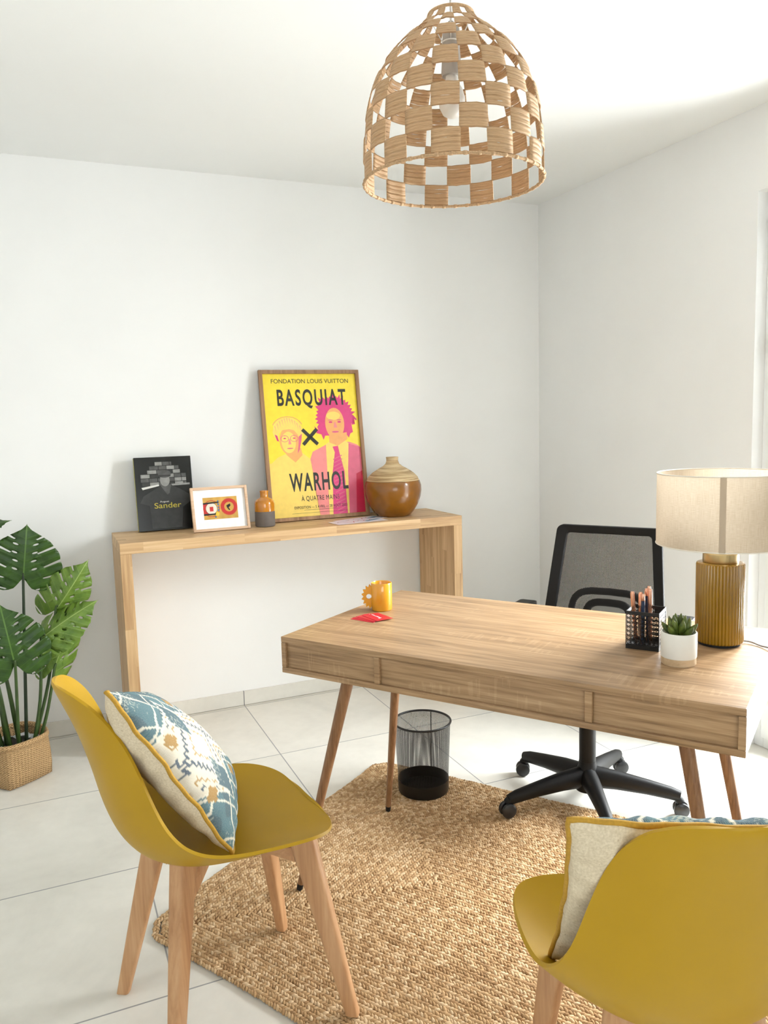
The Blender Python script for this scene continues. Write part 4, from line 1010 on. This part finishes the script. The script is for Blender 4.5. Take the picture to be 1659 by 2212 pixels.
def cards():
    red = plain('red_card', (200, 34, 52), .4, var=.02); wt = ink('card_white', (240, 235, 235), .5)
    spec = [(.112, .266, -.08, 0, 'lowest red business card of the fan beside the mug'), (.114, .274, -.17, 1, 'second red business card of the fan, partly covered'), (.119, .281, -.28, 2, 'third red business card of the fan, partly covered'), (.133, .290, -.45, 3, 'top red business card with white lettering beside the mug')]
    for u, v, a, k, lab in spec:
        x, y, _ = D(u, v); o = MB().box((-.0425, -.0275, 0), (.0425, .0275, .0005)).build('business_card', red); o.location = (x, y, DZ+.0004+.0009*k)
        o.rotation_euler = (0, 0, TH+a); tag(o, lab, 'card', 'red business cards on the desk')
        m = MB(); rnd = random.Random(k); z_ = .0007
        if k == 3:
            xx = -.033
            for j in range(11):
                wd = rnd.uniform(.0028, .0045); hh = rnd.choice((.0035, .0035, .0052))
                m.add([(xx, -.002, z_), (xx+wd, -.002, z_), (xx+wd, -.002+hh, z_), (xx, -.002+hh, z_)], [(0, 1, 2, 3)]); xx += wd+.0013
            m.add([(.014, -.008, z_), (.021, -.008, z_), (.023, -.003, z_), (.016, -.004, z_)], [(0, 1, 2, 3)])
        else: m.add([(-.036, .019, z_), (-.026, .019, z_), (-.026, .0215, z_), (-.036, .0215, z_)], [(0, 1, 2, 3)])
        m.build('card_print', wt, o)
cards()

# ------------------------------------------------------------------ monstera in a basket
def leaf_mesh(seed, curl=.2, fold=.18, full=1.0):
    """monstera blade in the local plane: base (0,0), tip (0,1), width ~1, face +z"""
    rnd = random.Random(seed)
    def half(s_):
        # sequence along the edge from the tip down to the base lobe
        pts = []; ctl = bezier([(0, 1.05, 0), (.085, .94, 0), (.25, .82, 0), (.41, .64, 0), (.51, .40, 0), (.535, .14, 0), (.47, -.09, 0), (.31, -.23, 0), (.14, -.20, 0), (.035, -.03, 0)], 8)
        def edge(q): k = min(len(ctl)-1.001, q*(len(ctl)-1)); c0, c1 = ctl[int(k)], ctl[int(k)+1]; f_ = k-int(k); return c0.x*(1-f_)+c1.x*f_, c0.y*(1-f_)+c1.y*f_
        qs = [0, .215, .335, .455, .575, .70, 1]
        for i in range(6):
            a, b_ = qs[i], qs[i+1]
            for k in range(7):
                q = a+.010+(b_-a-.020)*k/6; x, y = edge(q); bl = 1+.035*math.sin(PI*k/6)*(i < 5); pts.append((x*bl, y))
            if i < 5:
                x, y = edge(b_); dpt = rnd.uniform(.40, .56) if i else .62; nx = x*dpt; ny = y-(x-nx)*(.55 if y > .1 else .30); pts += [(nx+.016, ny+.015), (nx-.006, ny), (nx+.016, ny-.013)]
        return [(s_*x, y) for x, y in pts]
    R = half(1); L_ = half(-1)[::-1]
    loop = [(0, 1.07)]+R+[(.0, .02)]+L_
    bm = bmesh.new(); es = []
    def addloop(lp):
        vs = [bm.verts.new((x, y, 0)) for x, y in lp]
        for i in range(len(vs)): es.append(bm.edges.new((vs[i], vs[(i+1) % len(vs)])))
    addloop(loop)
    for s_ in (-1, 1):
        for cy in (.20, .36, .52, .68):
            cx = s_*(.13+.02*rnd.random()); an = s_*.45
            addloop([(cx+.044*math.cos(t)*math.cos(an)-.019*math.sin(t)*math.sin(an), cy+.044*math.cos(t)*math.sin(an)+.019*math.sin(t)*math.cos(an)) for t in [2*PI*j/10 for j in range(10)]])
    bmesh.ops.triangle_fill(bm, use_beauty=True, edges=es)
    for k in range(-9, 10): bmesh.ops.bisect_plane(bm, geom=list(bm.verts)+list(bm.edges)+list(bm.faces), plane_co=(k*.06, 0, 0), plane_no=(1, 0, 0))
    for k in range(-5, 18): bmesh.ops.bisect_plane(bm, geom=list(bm.verts)+list(bm.edges)+list(bm.faces), plane_co=(0, k*.062, 0), plane_no=(0, 1, 0))
    uv = []
    for v in bm.verts:
        x, y = v.co.x, v.co.y; uv.append((x, y))
        vein = (y-.55*abs(x)-.06)/.145; rip = .012*math.cos(2*PI*vein)*min(1, abs(x)*6)
        v.co.z = -fold*abs(x)**1.3-curl*(y-.3)**2+rip+.02*math.sin(x*7+seed)
    bm.verts.index_update(); vs = [v.co[:] for v in bm.verts]; fs = [tuple(v.index for v in f.verts) for f in bm.faces]; bm.free()
    return vs, fs, uv
def leaf_mat(name, dark, light, vein):
    t = NT(name); o = t.sep(t.coord('UV')); ax = t.math('ABSOLUTE', o[0])
    mid = t.math('LESS_THAN', ax, .010)
    q = t.math('DIVIDE', t.math('SUBTRACT', t.math('SUBTRACT', o[1], t.math('MULTIPLY', ax, .55)), .06), .145)
    side = t.math('GREATER_THAN', t.math('ABSOLUTE', t.math('SUBTRACT', t.math('FRACT', q), .5)), .475)
    n_ = t.noise(t.coord('UV'), 4, 4); c0 = t.ramp(n_, [(.3, lin(dark)), (.7, lin(light))])
    c1 = t.mix(t.math('MULTIPLY', side, .45), c0, lin(vein)); t.base(t.mix(mid, c1, lin(vein))); t.rough(.38)
    tl = t.n('ShaderNodeBsdfTranslucent'); t.t.links.new(c0, tl.inputs[0]); mx = t.n('ShaderNodeMixShader'); mx.inputs[0].default_value = .12
    t.t.links.new(t.b.outputs[0], mx.inputs[1]); t.t.links.new(tl.outputs[0], mx.inputs[2]); t.t.links.new(mx.outputs[0], t.out.inputs[0])
    return t.m
def monstera():
    ox, oy = -2.752, -.375
    t = thing('monstera_plant', 'tall artificial monstera plant with split green leaves standing in the woven basket', 'plant', (ox, oy, .035))
    dk = leaf_mat('monstera_dark_green', (26, 56, 12), (60, 96, 26), (88, 122, 52)); lt = leaf_mat('monstera_light_green', (78, 112, 32), (120, 150, 56), (156, 178, 100))
    stm = plain('monstera_stem', (54, 78, 28), .45, var=.15, scale=30); dks = plain('monstera_dark_stem', (30, 48, 22), .45, var=.15)
    def leaf(base, tip, width, normal, mat, seed, root, smat, curl=.2, fold=.18, bend=(0, 0)):
        base, tip = Vector(base), Vector(tip); yv = tip-base; Ln = yv.length; yn = yv.normalized(); n = Vector(normal); n = (n-yn*n.dot(yn)).normalized(); xn = yn.cross(n)
        vs, fs, uv = leaf_mesh(seed, curl, fold); O = Vector((ox, oy, .035))
        P = [tuple(base-O+xn*(x*width)+yn*(y*Ln)+n*(z*Ln)) for x, y, z in vs]
        st = MB(); mid = (Vector(root)+base)/2+Vector((bend[0], bend[1], 0))
        st.tube([q-O for q in bezier([root, tuple(mid), tuple(base), tuple(base+yn*.02)], 6)], [.0075-.0035*i/18 for i in range(19)], 8)
        s_ = st.build('stem', smat, t, smooth=True)
        m = MB().add(P, fs, None, uv); m.build('leaf', mat, s_, smooth=True, mods=(('SOLIDIFY', dict(thickness=.0012, offset=0)),))
    cz = .06
    leaf((-2.660, -.36, .790), (-2.632, -.37, .992), .255, (.05, -1, .12), dk, 1, (-2.700, -.375, cz), dks, .12, .10)
    leaf((-2.552, -.36, .650), (-2.428, -.40, .828), .170, (.35, -.8, .50), lt, 2, (-2.690, -.36, cz), stm, .35, .30, (.02, 0))
    leaf((-2.612, -.42, .560), (-2.415, -.43, .690), .160, (-.15, -.8, .65), lt, 3, (-2.685, -.40, cz), stm, .2, .42, (.015, 0))
    leaf((-2.708, -.48, .480), (-2.742, -.46, .705), .255, (.1, -1, .05), dk, 4, (-2.725, -.41, cz), stm, .15, .12)
    leaf((-2.573, -.42, .430), (-2.474, -.40, .665), .135, (.2, -1, .2), lt, 5, (-2.675, -.385, cz), stm, .3, .5, (.01, 0))
    leaf((-2.86, -.40, .96), (-2.712, -.42, 1.050), .13, (.1, -.5, .8), dk, 6, (-2.765, -.40, cz), stm, .4, .15, (-.03, 0))
    leaf((-2.90, -.30, .62), (-2.99, -.26, .80), .2, (-.2, -1, .2), dk, 7, (-2.79, -.36, cz), stm, .3, .15)
    leaf((-2.95, -.44, .50), (-3.09, -.48, .60), .2, (-.3, -.8, .5), dk, 8, (-2.80, -.40, cz), stm, .3, .15)
    for k, (x, y, tx) in enumerate([(-2.745, -.42, -.05), (-2.76, -.36, -.04), (-2.715, -.35, -.055)]):
        s_ = MB().tube([(x-ox, y-oy, .02), (x-ox+tx*.5, y-oy, .30), (x-ox+tx, y-oy+.01, .52)], [.010, .008, .004], 8).build('stem', stm, t, smooth=True)
    MB().lathe([(0, .0), (.060, .0), (.085, .10), (.083, .104), (0, .095)], 28, c=(0.01, 0)).build('nursery_pot', plain('nursery_pot_plastic', (40, 36, 30), .7), t, angle=50)
    pf = NT('clear_plastic_film'); pf.base((.85, .87, .88, 1)); pf.rough(.15); pf.b.inputs['Alpha'].default_value = .55
    vs = []; fs = []; n = 30
    for i in range(n):
        for j in range(5):
            a = 2*PI*i/n; r = .06+.009*j+.004*math.sin(i*2.3+j); vs.append((.01+r*math.cos(a), r*math.sin(a), .105+.010*math.sin(i*1.7+j*1.3)+.006*math.sin(i*3.1)))
    for i in range(n):
        for j in range(4): fs.append((i*5+j, ((i+1) % n)*5+j, ((i+1) % n)*5+j+1, i*5+j+1))
    MB().add(vs, fs).build('plastic_wrap', pf.m, t, smooth=True)
    # basket: square foot turning into a round mouth
    bk = thing('woven_basket', 'square-based woven seagrass basket holding the monstera plant by the wall', 'basket', (-2.742, -.375, 0), .64)
    bt = NT('seagrass_weave'); o = bt.sep(bt.coord('UV'))
    d1 = bt.math('ADD', o[0], o[1]); d2 = bt.math('SUBTRACT', o[0], o[1])
    pz = .0125
    s1 = bt.math('ABSOLUTE', bt.math('SINE', bt.math('MULTIPLY', d1, PI/pz))); s2 = bt.math('ABSOLUTE', bt.math('SINE', bt.math('MULTIPLY', d2, PI/pz)))
    ck = bt.math('GREATER_THAN', bt.math('MULTIPLY', bt.math('SINE', bt.math('MULTIPLY', d1, PI/pz)), bt.math('SINE', bt.math('MULTIPLY', d2, PI/pz))), 0)
    hgt = bt.math('ADD', bt.math('MULTIPLY', ck, s1), bt.math('MULTIPLY', bt.math('SUBTRACT', 1, ck), s2))
    nn = bt.noise(bt.coord('UV'), 120, 3)
    bt.base(bt.ramp(bt.math('ADD', bt.math('MULTIPLY', hgt, .5), bt.math('MULTIPLY', nn, .5)), [(.2, lin((116, 84, 48))), (.5, lin((176, 138, 92))), (.8, lin((208, 174, 126)))])); bt.rough(.75); bt.bump(hgt, .8, .003)
    def ring(z, r, sq):
        pts = []; n = 64
        for i in range(n):
            a = 2*PI*i/n; c, s_ = math.cos(a), math.sin(a); k = max(abs(c), abs(s_)); rr = r*(1/(k**sq)) if sq else r
            pts.append((rr*c, rr*s_, z+.003*math.sin(a*3)*(z > .1)))
        return pts
    def wall(rs, name, mat, parent):
        n = 64; vs = []; uvs = []; fs = []
        for k, (z, r, sq) in enumerate(rs):
            p = ring(z, r, sq)
            for i in range(n+1): vs.append(p[i % n]); uvs.append((i/n*.75, k*.02+z))
        for k in range(len(rs)-1):
            for i in range(n): fs.append((k*(n+1)+i, k*(n+1)+i+1, (k+1)*(n+1)+i+1, (k+1)*(n+1)+i))
        return MB().add(vs, fs, None, uvs).build(name, mat, parent, smooth=True, mods=(('SOLIDIFY', dict(thickness=.004, offset=-1)),))
    wall([(.0, .004, .9), (.001, .092, .8), (.004, .100, .8), (.05, .109, .62), (.10, .116, .40), (.145, .121, .2), (.165, .123, .1)], 'basket_body', bt.m, bk)
    rp = ring(.168, .121, .1); rr = []
    for i in range(65):
        p = rp[i % 64]; a = 2*PI*i/64
        rr.append([(p[0]+math.cos(a)*.007*math.cos(f), p[1]+math.sin(a)*.007*math.cos(f), p[2]+.012*math.sin(f)) for f in [2*PI*j/8 for j in range(8)]])
    vs = []; uvs = []; fs = []
    for i in range(65):
        for j in range(9): vs.append(rr[i][j % 8]); uvs.append((i/64*.75, j*.009))
    for i in range(64):
        for j in range(8): fs.append((i*9+j, i*9+j+1, (i+1)*9+j+1, (i+1)*9+j))
    MB().add(vs, fs, None, uvs).build('basket_rim', bt.m, bk, smooth=True)
monstera()
